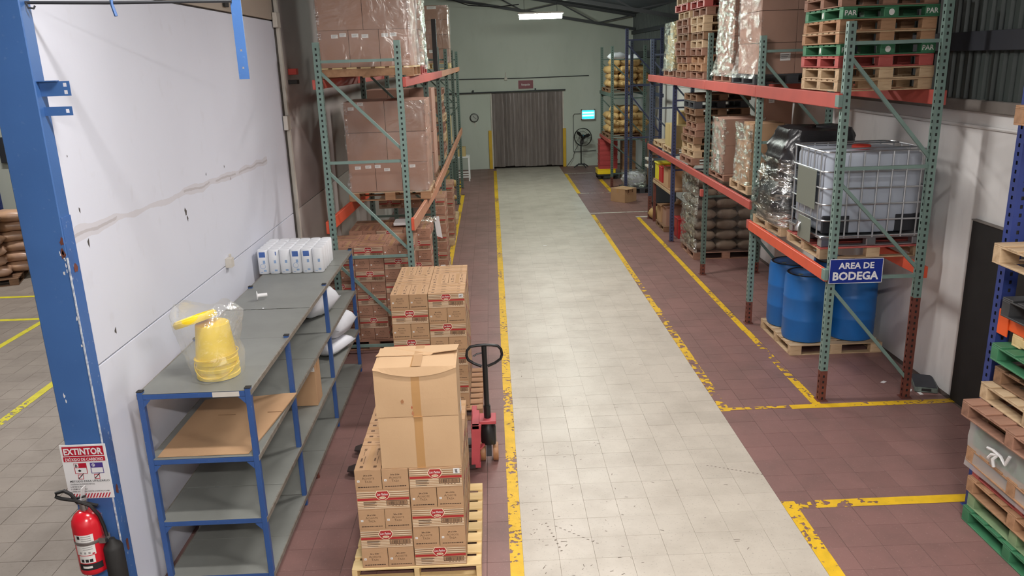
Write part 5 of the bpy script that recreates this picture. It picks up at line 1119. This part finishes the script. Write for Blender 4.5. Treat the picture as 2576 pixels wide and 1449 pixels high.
def open_carton(label, x, y, z, w_, d_, h_, m, rz=0.0, fl=.12):
    t = thing('open_carton', label, 'carton', (x, y, z), rz); b = MB(); th = .006; mm = M[m]
    b.box(-w_ / 2, -d_ / 2, 0, w_ / 2, d_ / 2, .006, mm).box(-w_ / 2, -d_ / 2, .006, w_ / 2, -d_ / 2 + th, h_, mm).box(-w_ / 2, d_ / 2 - th, .006, w_ / 2, d_ / 2, h_, mm).box(-w_ / 2, -d_ / 2 + th, .006, -w_ / 2 + th, d_ / 2 - th, h_, mm).box(w_ / 2 - th, -d_ / 2 + th, .006, w_ / 2, d_ / 2 - th, h_, mm); b.obj('box', t)
    for s, a in ((-1, .7), (1, .5)):
        MB().add([(s * w_ / 2, -d_ / 2, h_), (s * w_ / 2, d_ / 2, h_), (s * (w_ / 2 + fl * a), d_ / 2 - .01, h_ + fl * .6), (s * (w_ / 2 + fl * a), -d_ / 2 + .01, h_ + fl * .6), (s * w_ / 2, -d_ / 2, h_ - .006), (s * w_ / 2, d_ / 2, h_ - .006)], [(0, 1, 2, 3), (3, 2, 5, 4)], mm).obj('flap', t)
    MB().add([(-w_ / 2, -d_ / 2, h_), (w_ / 2, -d_ / 2, h_), (w_ / 2 - .02, -d_ / 2 - fl * .6, h_ + fl * .4), (-w_ / 2 + .02, -d_ / 2 - fl * .6, h_ + fl * .4), (-w_ / 2, -d_ / 2, h_ - .006), (w_ / 2, -d_ / 2, h_ - .006)], [(0, 1, 2, 3), (3, 2, 5, 4)], mm).obj('flap', t)
    return t
open_carton('open brown carton on the low shelf beside red bin', 4.02, 17.25, 1.03, .52, .46, .40, 'kraft')
pallet('small dark pallet on the floor under the low shelf', 4.15, 17.75, 0, .8, .9, 'block', 'woodd', 0, None, True, .12)
open_carton('open tan carton on the dark pallet below the low shelf', 3.98, 18.0, .122, .40, .42, .36, 'kraft', 0, .16); open_carton('dark brown carton on the pallet below low shelf, nearer', 4.02, 17.55, .122, .42, .40, .40, 'kraftr', 0, .08)
sack('tan crumpled bag on the floor behind the low shelf posts', 3.95, 18.78, .0, .5, .3, .3, 'sacky', .3, 2, None, 'bag')
bn3 = thing('storage_bin', 'red bin standing on floor beside the blue rack post', 'bin', (4.1, 16.75, 0)); bx('body', bn3, -.2, -.2, 0, .2, .2, .42, mat('red bin', (176, 36, 40), .5), .01); bx('rim', bn3, -.21, -.21, .40, .21, .21, .43, mat('red bin', (176, 36, 40), .5), .006)
# loose carton on the floor
fc = carton('brown carton sitting alone on red floor near the far racks', 3.52, 21.42, 0, .46, .52, .36, 'kraft', .66, None, (), True)
for dx in (-.09, .07): bx('tape_strip', fc, dx - .02, -.264, .26, dx + .02, -.26, .345, M['kraftd'], .0)
bx('top_flap', fc, -.24, -.33, .362, .0, -.01, .367, M['kraft'], .001)

# ================================================================== FAR RIGHT RACKS WITH SACKS
fr = thing('pallet_rack', 'narrow green rack of sacks at the back right corner', 'pallet rack', (3.52, 23.9, 0))
for yl in (0.0, 2.2): frame(fr, yl, .05, 1.0, 4.08, 4.08, M['greend'], .9 if yl else .3, .3, (3.7, 2.6, 1.4, .4), ((2.5, 1.5), (1.3, .5), (3.6, 2.7)), ())
for z in (1.30, 2.66):
    for x in (0.0, 1.05): beam(fr, x, -.03, 2.23, z, z + .10, bred if z < 2 else M['greend'])
fb = thing('pallet_rack', 'dark blue rack frames before the corner rack of sacks', 'pallet rack', (3.74, 22.4, 0))
frame(fb, 0, 0, .95, 4.5, 4.5, M['rbluek'], 0, 0, (4.2, 3.0, 1.6), ((4.1, 3.1), (2.9, 1.7)), ()); frame(fb, .95, .30, .95, 4.2, 4.2, M['rblued'], 0, 0, (3.0,), (), ())
for z in (1.3, 2.66): beam(fb, .95 + .06, 0, .95, z, z + .1, M['rblued'])
for z, nm, n_l in ((1.40, 'lower', 4), (2.76, 'upper', 4)):
    pallet('dark pallet under the tan sacks on %s level of corner rack' % nm, 4.06, 24.95, z + .002, 1.1, 1.5, 'block', 'woodd', 0, None, False, .12)
    for k in range(n_l):
        for i in range(4):
            for j in range(2):
                if k == 3 and (i in (3,) or j): continue
                sack('tan paper sack, %s row, %s from aisle, %s, %s corner rack level' % (ORD[k], ('first', 'second', 'third', 'fourth')[i], ('near', 'far')[j], nm), 3.70 + .27 * i + R_.uniform(-.03, .03) + .04 * (k % 2), 24.62 + .62 * j + R_.uniform(-.06, .06), z + .125 + .20 * k, .62, .36, .24, 'sacky', math.pi / 2 + R_.uniform(-.25, .25), (i + j * 2 + k) % 5, 'tan sacks on the corner rack', rx=R_.uniform(-.06, .06), tie=(j == 0 and k < 3))
for i, (x, y, z) in enumerate(((3.8, 24.5, 3.68), (4.3, 24.6, 3.62))): sack(('white bag on top of the upper tan sacks, aisle side', 'white bag on top of the upper tan sacks, wall side')[i], x, y, z, .5, .4, .22, 'sackw', .4 + i, 3 + i, None, 'bag')
for i, (x, y, z) in enumerate(((4.02, 22.85, 2.78), (4.42, 22.85, 2.78), (4.1, 22.85, 3.0), (4.45, 22.9, 3.0))): pass
CR = 'red crates stacked in the corner'
dl = thing('crate_dolly', 'dark low dolly under the stack of red crates', 'dolly', (3.68, 25.75, 0)); bx('deck', dl, -.33, -.3, .10, .33, .3, .16, M['black'], .01)
for x in (-.27, .27):
    for y in (-.24, .24): MB().lathe([(.02, -.02), (.048, -.02), (.05, -.015), (.05, .015), (.048, .02), (.02, .02)], M['rubber'], 10, T=Matrix.Translation((x, y, .05)) @ RX).obj('caster', dl)
yb_ = thing('yellow_crate', 'yellow crate edge showing under the red crate stack', 'crate', (3.66, 25.75, .161)); bx('body', yb_, -.31, -.27, 0, .27, .27, .17, M['yellow'], .01); bx('rim', yb_, -.32, -.28, .15, .28, .28, .17, M['yellow'], .006)
for k in range(6):
    c = thing('red_crate', 'red plastic crate, %s in the corner stack' % nth(k), 'crate', (3.70 + .005 * (k % 2), 25.72, .332 + .155 * k), 0, CR)
    b = MB(); b.box(-.28, -.24, 0, .28, .24, .008, M['cred']).box(-.28, -.24, .008, .28, -.228, .150, M['cred']).box(-.28, .228, .008, .28, .24, .150, M['cred']).box(-.28, -.228, .008, -.268, .228, .150, M['cred']).box(.268, -.228, .008, .28, .228, .150, M['cred']); b.obj('body', c)
    bx('rim', c, -.29, -.25, .118, .29, -.24, .150, M['cred'], .003); bx('rim', c, -.29, -.24, .118, -.28, .25, .150, M['cred'], .003)
for k in range(6): carton('yellowish carton, %s in column beside the red crates' % nth(k), 4.36, 25.75, .002 + .20 * k, .42, .5, .197, 'kraft', 0, 'cartons in the column beside red crates', (), True)
sack('clear wrapped silvery bundle at the foot of the dark blue post', 4.05, 22.95, .16, .6, .5, .42, 'sackw', .3, 5, None, 'bundle'); wrap('film over the silvery bundle at the dark blue post foot', 3.75, 22.65, .15, 4.35, 23.25, .6, 'filmw', .03, 0, True, 30, .07, 61)
pallet('black plastic pallet under bundles before the corner rack', 4.25, 22.95, 0, 1.1, .8, 'block', 'pdark', 0, None, False, .145)
for k in range(3): carton('grey dark carton, %s behind the dark blue post' % nth(k), 4.66, 22.95, .146 + .42 * k, .3, .6, .41, 'woodd', 0, 'dark cartons behind the blue post', (), False)
sh2 = thing('tool_trolley', 'dark standing trolley with pale handles behind the far post', 'trolley', (4.35, 20.6, 0))
bx('body', sh2, -.25, -.3, .1, .35, .3, 1.2, mat('dark trolley', (58, 62, 66), .5), .02); 
for z in (1.02, 1.20): bx('handle', sh2, -.40, -.28, z, -.25, .1, z + .06, M['trimw'], .01)
for x in (-.2, .28): MB().lathe([(.02, -.02), (.05, -.02), (.05, .02), (.02, .02)], M['rubber'], 10, T=Matrix.Translation((x, -.2, .05)) @ RX).obj('wheel', sh2); MB().lathe([(.02, -.02), (.05, -.02), (.05, .02), (.02, .02)], M['rubber'], 10, T=Matrix.Translation((x, .2, .05)) @ RX).obj('wheel', sh2)

# pedestal fan
fa = thing('pedestal_fan', 'black pedestal fan standing by the back wall', 'fan', (3.16, 28.55, 0))
MB().tube([(0, 0, .10), (0, 0, .92)], .022, M['blackg'], 10).obj('pole', fa)
for k in range(4):
    a = .5 + k * 1.571; MB().tube([(0, 0, .12), (.16 * math.cos(a), .16 * math.sin(a), .11), (.30 * math.cos(a), .22 * math.sin(a), .02)], .02, M['truss'], 8).obj('foot', fa)
GT = Matrix.Translation((.06, -.09, 1.08)) @ Matrix.Rotation(math.radians(-22), 4, 'Z')
for yy, r in ((-.05, .31), (-.085, .21), (-.095, .10), (.03, .31)):
    b = MB(); b.tube([tuple(GT @ Vector((r * math.cos(2 * math.pi * k / 32), yy, r * math.sin(2 * math.pi * k / 32)))) for k in range(32)], .010 if r > .3 else .005, M['blackg'], 6, True); b.obj('guard_ring', fa)
b = MB()
for k in range(28):
    a = 2 * math.pi * k / 28; b.tube([tuple(GT @ Vector((.03 * math.cos(a), -.10, .03 * math.sin(a)))), tuple(GT @ Vector((.2 * math.cos(a), -.088, .2 * math.sin(a)))), tuple(GT @ Vector((.31 * math.cos(a), -.05, .31 * math.sin(a))))], .0022, M['blackg'], 4)
b.obj('guard_wires', fa)['kind'] = 'stuff'
MB().lathe([(.03, -.06), (.06, -.05), (.075, .0), (.075, .12), (.05, .16)], M['blackg'], 16, T=GT @ Matrix.Rotation(-math.pi / 2, 4, 'X')).obj('motor', fa)
for k in range(3):
    a = .35 + k * 2.094; b = MB(); R2 = GT @ Matrix.Rotation(-a, 4, 'Y'); vs = [(.05, -.03, -.03), (.16, -.045, -.07), (.27, -.05, -.05), (.285, -.035, .0), (.25, -.015, .05), (.14, -.005, .055), (.05, -.01, .03)]
    b.add(vs, [tuple(range(7))], M['blackg'], R2); b.add([(v[0], v[1] + .006, v[2]) for v in vs], [tuple(reversed(range(7)))], M['blackg'], R2); b.obj('blade', fa)
fcb = thing('fan_cable', 'fan cable curving down to the floor by the doorway', 'cable'); MB().tube([(3.1, 28.6, .85), (2.97, 28.9, .55), (2.9, 28.9, .3), (2.72, 28.85, .08), (2.66, 28.8, .02)], .009, M['inkb'], 6).obj('cable', fcb)

# ================================================================== LEFT PALLET RACK
lr = thing('pallet_rack', 'long green pallet rack full of cartons along the left wall', 'pallet rack', (0, 0, 0))
LFY = [10.24, 13.10, 16.0, 18.9, 21.8, 24.7]; LFX = [-1.12, -1.02, -1.0, -.99, -.98, -.97]
for k, (y, xf) in enumerate(zip(LFY, LFX)):
    g = M['green'] if k < 1 else M['greend']
    frame(lr, y, xf, xf - .99, 4.07, 4.07, g, 0, 0, (3.84, 2.6, 1.36, .12), ((2.72, 3.74), (1.42, 2.5), (.22, 1.3)) if k < 2 else ((2.72, 3.74), (2.5, 1.42), (1.3, .22)), (-1, 1) if k < 2 else ())
for k in range(5):
    for s, xo in ((1, .06), (-1, -1.05)):
        xa = (LFX[k] + LFX[k + 1]) / 2 + xo
        o = beam(lr, xa, LFY[k] - .03, LFY[k + 1] - .031, 3.51, 3.63, bred if k < 2 else M['beamtan']); o.rotation_euler.z = -math.atan2(LFX[k + 1] - LFX[k], LFY[k + 1] - LFY[k])
        o = beam(lr, xa, LFY[k] - .03, LFY[k + 1] - .031, 1.69, 1.85, M['orange'] if (k == 0 and s < 0) else M['beamtan']); o.rotation_euler.z = -math.atan2(LFX[k + 1] - LFX[k], LFY[k + 1] - LFY[k])
bx('beam_clip', lr, -1.085, 10.19, 1.70, -1.05, 10.28, 1.86, M['orange'], .003)
# upper loads
pallet('pale pallet carrying the big labelled cartons, upper left level', -1.58, 11.14, 3.632, 1.04, 1.22, 'stringer', 'woodp', math.pi / 2, None, True, .13, mb='woodo')
GUL = 'big cartons of the upper left load'
for i in range(3):
    lb = (('f', .55, .84, .085, .045), ('f', .83, .87, .085, .045)) if i == 0 else (('f', .22, .85, .085, .045), ('f', .55, .83, .085, .045)) if i == 1 else (('f', .2, .84, .085, .045), ('f', .48, .85, .085, .045))
    for j in range(2): carton('labelled carton, bottom row, %s, %s of upper left load' % (('wall end', 'middle', 'aisle end')[i], ('front', 'rear')[j]), -1.965 + .385 * i, 10.88 + .50 * j, 3.763, .38, .48, .455, 'kraftr', 0, GUL, lb if j == 0 else (), False)
for r_ in range(2):
    for i in range(2):
        for j in range(2): carton('wide plain carton, %s row, %s half, %s of upper left load' % (('second', 'third')[r_], ('wall', 'aisle')[i], ('front', 'rear')[j]), -1.87 + .583 * i, 10.88 + .5 * j, 4.220 + .50 * r_, .578, .48, .495, 'kraftr', 0, GUL, (), False)
wrap('clear film around the big labelled cartons on upper left', -2.16, 10.635, 3.74, -.985, 11.63, 5.22, 'film', .010, .03, False, 80, .09, 71, mx='film2')
pallet('reddish pallet under the second wrapped load, upper left', -1.52, 12.4, 3.632, 1.1, .95, 'block', 'pred', 0, None, True, .125)
for k in range(3): carton('wrapped tall carton, %s tier of second upper left load' % ORD[k], -1.50, 12.4, 3.76 + .5 * k, 1.02, .86, .49, 'kraftr', 0, 'cartons of the second upper left load', (), False)
wrap('silvery crinkled film on the second load, upper left level', -2.02, 11.96, 3.70, -.97, 12.85, 5.25, 'film', .022, .03, False, 80, .07, 81, mx='filmw')
pallet('yellowish pallet under the farthest upper left carton load', -1.45, 20.4, 3.632, 1.0, 1.0, 'stringer', 'woodp', 0, None, True, .13)
for k in range(4):
    carton('brown carton, %s tier of the farthest upper left load' % ORD[k], -1.43, 20.4, 3.763 + .33 * k, .96, .9, .325, 'kraftr', 0, 'cartons of the farthest upper left load', (('f', .62, .85, .22, .07),) if k in (0, 3) else (), True)
wrap('clear film around the farthest upper left carton load', -1.92, 19.94, 3.75, -.94, 20.86, 5.08, 'film', .012, .01, False, 40, .1, 91)
tag(MB().box(-1.03, 15.3, 3.632, -.95, 15.5, 4.55, M['black']).obj('black_strip'), 'upright black board edge between upper left loads', 'board')
# middle loads
pallet('wooden pallet carrying the labelled cartons, middle left level', -1.53, 12.22, 1.852, 1.2, 1.02, 'block', 'wood', 0, None, True, .13, mb='woodo')
GML = 'cartons of the middle left load'
for i in range(3):
    lb = ((('f', .35, .85, .085, .045), ('f', .75, .87, .085, .045)), (('f', .10, .88, .085, .045), ('f', .45, .76, .085, .045)), (('f', .1, .87, .085, .045), ('f', .42, .86, .085, .045)))[i]
    for j in range(2): carton('labelled carton, bottom row, %s, %s of middle left load' % (('wall end', 'middle', 'aisle end')[i], ('front', 'rear')[j]), -1.915 + .385 * i, 11.97 + .50 * j, 1.985, .38, .48, .42, 'kraftr', 0, GML, lb if j == 0 else (), False)
for r_ in range(2):
    for i in range(2):
        for j in range(2): carton('wide carton, %s row, %s half, %s of middle left load' % (('second', 'third')[r_], ('wall', 'aisle')[i], ('front', 'rear')[j]), -1.82 + .583 * i, 11.97 + .5 * j, 2.407 + .44 * r_, .578, .48, .435, 'kraftr', 0, GML, (('f', .18, .78, .085, .045), ('f', .42, .92, .085, .045)) if (r_ == 1 and i == 0 and j == 0) else (), False)
wrap('clear shiny film around the labelled cartons, middle left level', -2.11, 11.725, 1.97, -.945, 12.715, 3.28, 'film', .013, .02, False, 80, .08, 95, mx='film2')
pallet('pallet under the darker cartons behind the middle left load', -1.52, 14.0, 1.852, 1.1, 1.0, 'block', 'woodd', 0, None, False, .13)
for k in range(4):
    for i in range(3): carton('dark brown carton, %s tier, %s behind the middle left load' % (ORD[k], ('wall end', 'middle', 'aisle end')[i]), -1.88 + .365 * i, 13.95, 1.985 + .35 * k, .36, .8, .345, 'kraftr', 0, 'darker cartons behind the middle left load', (), False)
for k in range(11): pallet('%s pallet, %s in the stack on middle left level' % ('light' if k % 3 == 0 else 'tan', nth(k)), -1.52 + R_.uniform(-.02, .02), 16.85, 1.852 + .130 * k, 1.1, 1.0, 'block', 'wood' if k % 3 == 0 else 'woodbr', R_.uniform(-.015, .015), 'pallets stacked on the middle left level', True, .128)
pallet('pale pallet under the cream boxes, far middle left level', -1.48, 19.9, 1.852, 1.0, .9, 'block', 'wood', 0, None, False, .12)
for k in range(2): carton('cream box, %s on the far middle left level' % nth(k), -1.17, 19.75, 1.973 + .28 * k, .38, .5, .275, 'krafty', 0, 'cream boxes on the far middle left level', (), True)
carton('cream box beside two others, far middle left level', -1.62, 19.75, 1.973, .42, .5, .40, 'krafty', 0, 'cream boxes on the far middle left level')
# floor loads of printed cartons
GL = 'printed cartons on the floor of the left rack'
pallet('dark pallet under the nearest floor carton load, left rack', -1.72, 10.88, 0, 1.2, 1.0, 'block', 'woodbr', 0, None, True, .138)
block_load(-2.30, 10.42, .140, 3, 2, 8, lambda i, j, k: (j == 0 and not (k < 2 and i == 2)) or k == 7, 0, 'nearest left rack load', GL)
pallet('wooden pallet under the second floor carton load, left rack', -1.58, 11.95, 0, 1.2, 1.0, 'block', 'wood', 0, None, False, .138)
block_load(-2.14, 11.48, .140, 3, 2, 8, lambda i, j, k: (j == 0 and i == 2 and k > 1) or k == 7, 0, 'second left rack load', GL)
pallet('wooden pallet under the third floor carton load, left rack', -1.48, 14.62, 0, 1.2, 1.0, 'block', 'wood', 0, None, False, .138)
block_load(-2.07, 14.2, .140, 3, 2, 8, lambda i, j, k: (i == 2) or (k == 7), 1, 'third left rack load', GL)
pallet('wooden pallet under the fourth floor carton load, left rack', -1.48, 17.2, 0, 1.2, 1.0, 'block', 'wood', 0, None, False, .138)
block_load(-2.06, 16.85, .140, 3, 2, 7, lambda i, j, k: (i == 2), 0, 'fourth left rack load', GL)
for k in range(3): carton('pale carton, %s in the fifth stack beyond left rack loads' % nth(k), -1.2, 19.5, .14 + .4 * k, .42, .5, .395, 'krafty', 0, 'pale cartons far along the left rack', (), True)
pallet('pallet under the fifth stack of pale cartons, left rack', -1.35, 19.5, 0, .9, 1.0, 'block', 'wood', 0, None, False, .138)
for i in range(3): sack('small pale bag, %s in the pile at the far left rack foot' % nth(i), -1.30 + .02 * i, 22.3 + .1 * i, .19 * i, .5, .34, .22, 'sacky', .4 + i, i, 'pale bags at the far left rack foot', 'bag')
# film and white boards lying on the second load
wb_ = thing('white_board_bundle', 'flat white boards in crumpled film on the second carton load', 'boards', (-1.28, 11.78, 1.488))
for k in range(2): bx('board', wb_, -.22, -.16, .022 * k, .16, .16, .02 + .022 * k, M['white'], .002)
b = MB(); n1, n2 = 14, 8; vs = [(.10 + .30 * i / n1, -.18 + .34 * j / n2, .06 + .07 * noise.noise((i * .6, j * .7, 2)) - .10 * max(0, i / n1 - .8)) for i in range(n1 + 1) for j in range(n2 + 1)]
b.add(vs, [(i * (n2 + 1) + j, (i + 1) * (n2 + 1) + j, (i + 1) * (n2 + 1) + j + 1, i * (n2 + 1) + j + 1) for i in range(n1) for j in range(n2)], M['filmw'], None, True); b.obj('loose_film', wb_)
for i, (x, y, z, h) in enumerate(((-.945, 12.6, 1.1, .32), (-.93, 13.30, .30, .14))):
    b = MB(); b.add([(x, y, z), (x + .09, y + .02, z - .04), (x + .05, y + .01, z + h), (x - .03, y, z + h)], [(0, 1, 2, 3)], M['white']); b.add([(x, y + .002, z), (x + .09, y + .022, z - .04), (x + .05, y + .012, z + h), (x - .03, y + .002, z + h)], [(3, 2, 1, 0)], M['white'])
    tag(b.obj('paper_sheet'), ('long white paper sheet hanging beside second rack post', 'small white paper low on the second rack post')[i], 'paper')
# far table
tb = thing('side_table', 'small white slatted table by the back left rack', 'table', (-1.0, 26.4, 0))
bx('top', tb, -.25, -.3, .76, .25, .3, .80, M['white'], .006)
for x in (-.22, .22):
    for y in (-.27, .27): bx('leg', tb, x - .022, y - .022, 0, x + .022, y + .022, .76, M['white'], .003)
for z in (.12, .2, .28): bx('slat', tb, -.22, -.29, z, .22, -.27, z + .04, M['white'], .003)
carton('small yellowish box standing on the white far table', -1.02, 26.35, .801, .3, .3, .3, 'krafty')
gb = thing('grey_bin', 'grey green bin beside the white far table', 'bin', (-1.32, 25.6, 0)); bx('body', gb, -.2, -.2, 0, .2, .2, .72, M['greend'], .02); bx('lid', gb, -.21, -.21, .72, .21, .21, .77, M['greend'], .01)
ts = thing('wall_bracket', 'red and black beam stubs fixed to the left wall beside rack', 'bracket', (-2.684, 11.1, 3.66))
bx('red_stub', ts, 0, -.02, .03, .11, .10, .11, mat('red stub', (190, 62, 52), .5), .004); bx('black_stub', ts, 0, -.06, -.09, .12, .06, -.035, M['black'], .004)

# ================================================================== RIGHT FRONT: PALLET STACK, BLUE RACK
br = thing('pallet_rack', 'blue perforated rack upright with orange beam at the right edge', 'pallet rack', (4.0, 5.92, 0))
for x in (0.0, .86): link('post', post_mesh(4.2, M['rblue'], 0, .11, .09, (-1, 1)), br, (x, 0, 0)); link('post', post_mesh(4.2, M['rblue'], 0, .11, .09, (-1, 1)), br, (x, -1.945, 0)); bx('foot_plate', br, x - .08, -.07, 0, x + .08, .07, .008, M['rblue'])
for x in (-.02, .88): beam(br, x, -1.9, -.045, 1.655, 1.79, mat('vivid orange beam', (232, 92, 36), .45), .05)
bx('beam_hook', br, -.055, -.17, 1.60, -.045, -.045, 1.80, mat('vivid orange beam', (232, 92, 36), .45), .002)
for z in (.6, 1.4, 2.4, 3.4): brace(br, (.05, 0, z), (.82, 0, z), M['rblue'])
brace(br, (.05, 0, .6), (.82, 0, 1.4), M['rblue']); brace(br, (.05, 0, 2.4), (.82, 0, 1.4), M['rblue'])
NP = [('vivid green pallet, lowest of the stack at right edge', 3.80, 0, 'pgreen', 0), ('worn pale green pallet, second from floor at right edge', 3.83, .135, 'pgreenl', .01), ('orange brown pallet, third from floor at right edge', 3.80, .272, 'woodo', -.01),
      ('reddish wooden pallet, fourth from floor, in film at right edge', 3.84, .408, 'pred', .01), ('orange wood pallet, fifth from floor, splintered corner, right edge', 3.76, .545, 'woodo', -.015), ('green pallet inside the clear film, right edge stack', 3.81, .682, 'pgreen', .012),
      ('grey wooden pallet under film, seventh from floor, right edge', 3.85, .818, 'woodd', 0), ('old grey brown pallet jutting over the film, right edge', 3.68, .96, 'woodbr', .02), ('pale wooden pallet, ninth from floor, right edge', 3.80, 1.097, 'wood', -.02), ('dark brown pallet, tenth from floor, right edge', 3.90, 1.234, 'woodd', .015)]
for k, (lb, x0, z, m, rz) in enumerate(NP): pallet(lb, x0 + .55, 5.18, z, 1.1, 1.16, 'block', m, rz, 'pallets in the right edge stack', True, .134, marks=False)
pallet('green pallet just below the orange beam, right edge', 4.39, 5.18, 1.42, 1.1, 1.16, 'block', 'pgreen', -.03, 'pallets in the right edge stack', True, .134)
pallet('pale thin board pallet between green pallet and orange beam', 4.47, 5.16, 1.556, 1.0, 1.1, 'stringer', 'woodp', .02, 'pallets in the right edge stack', True, .095)
pallet('black plastic pallet resting on the orange beam', 4.42, 5.17, 1.792, 1.1, 1.14, 'block', 'pgrey', .02, None, True, .15)
pallet('grey slatted pallet on the black plastic pallet', 4.50, 5.14, 1.943, 1.0, 1.1, 'block', 'pgrey', 0, None, True, .13)
pallet('dark pallet near the top of right edge pile', 4.50, 5.14, 2.075, 1.0, 1.1, 'block', 'woodd', 0, None, True, .14)
pallet('pale wooden pallet jutting out at the right edge, above black pallets', 4.28, 5.16, 2.217, 1.1, 1.14, 'block', 'wood', -.02, None, True, .15)
for z in (3.10,):
    for x in (-.02, .88): beam(br, x, -1.9, -.045, z, z + .13, mat('vivid orange beam', (232, 92, 36), .45), .05)
pallet('tan pallet corner high on the blue rack, right edge', 4.34, 5.22, 3.232, 1.1, 1.14, 'block', 'woodo', 0, None, True, .14)
wrap('milky clear film around the pallets with a knotted strip', 3.78, 4.58, .50, 4.95, 5.775, .955, 'filmm', .010, 0, False, 60, .06, 99)
kt = thing('knotted_strip', 'white knotted plastic strip on the film of pallet stack', 'strip', (3.755, 5.36, .80))
for pts in (((0, 0, 0), (-.02, .05, -.02), (-.015, .09, -.07)), ((0, 0, 0), (-.02, .03, -.05), (-.01, .02, -.11)), ((0, 0, 0), (-.015, -.05, .01), (-.01, -.10, -.03), (-.01, -.14, .06)), ((0, 0, 0), (-.02, .04, .02), (-.01, .12, .0))):
    MB().tube(pts, .012, M['white'], 6).obj('strand', kt)
# metal tray and litter by the right wall
ty = thing('metal_tray', 'grey green speckled metal box on the floor at right wall', 'box', (4.90, 8.46, 0), -.35); bx('body', ty, -.11, -.20, 0, .13, .20, .065, M['tray'], .008); bx('port', ty, -.04, -.203, .02, .06, -.198, .05, M['black'], 0); bx('top_plate', ty, -.11, -.20, .066, .12, .2, .070, M['girt'], .002)
for i, (x, y) in enumerate(((4.72, 8.52), (4.70, 8.36), (4.77, 8.26), (4.52, 8.62))):
    o = bx('paper_bit', None, x - .035, y - .02, .0005, x + .035, y + .02, .0025, M['white'], 0, R_.uniform(0, 2)); tag(o, ('small white paper bit beside the metal box, farthest', 'small white paper bit before the metal box, middle', 'larger white paper bit in front of metal box', 'thin white paper bit near the rear rack post')[i], 'litter')
tag(bx('paper_bit', None, 1.0, 16.35, .0005, 1.07, 16.40, .002, M['white'], 0), 'tiny white scrap lying in the middle of cream aisle', 'litter')
# left room: pallet of wrapped tan sacks
pallet('dark pallet under the wrapped sacks in the left room', -9.75, 15.0, 0, 1.2, 1.1, 'block', 'woodd', .35, None, True, .13)
for k in range(6):
    for i in range(2):
        for j in range(2):
            sack('tan wrapped sack, %s layer, %s %s in the left room' % (ORD[k], ('outer', 'inner')[i], ('front', 'back')[j]), -9.98 + .56 * i + .25 * (j - .5) + R_.uniform(-.04, .04), 14.62 + .55 * j + .2 * i + R_.uniform(-.04, .04), .132 + .195 * k, .66, .52, .22, 'sackl', .35 + R_.uniform(-.15, .15), (k + i * 2 + j) % 5, 'tan sacks in the left room')
sack('pale tan sack on top of the left room pile', -9.45, 14.7, 1.30, .66, .48, .26, 'sacky', .5, 4)
tag(flake(-9.2, 14.05, .10, M['paper'], 'scrap', 'scrap', 'litter'), 'pale plastic scrap on the floor before left room sacks', 'litter')
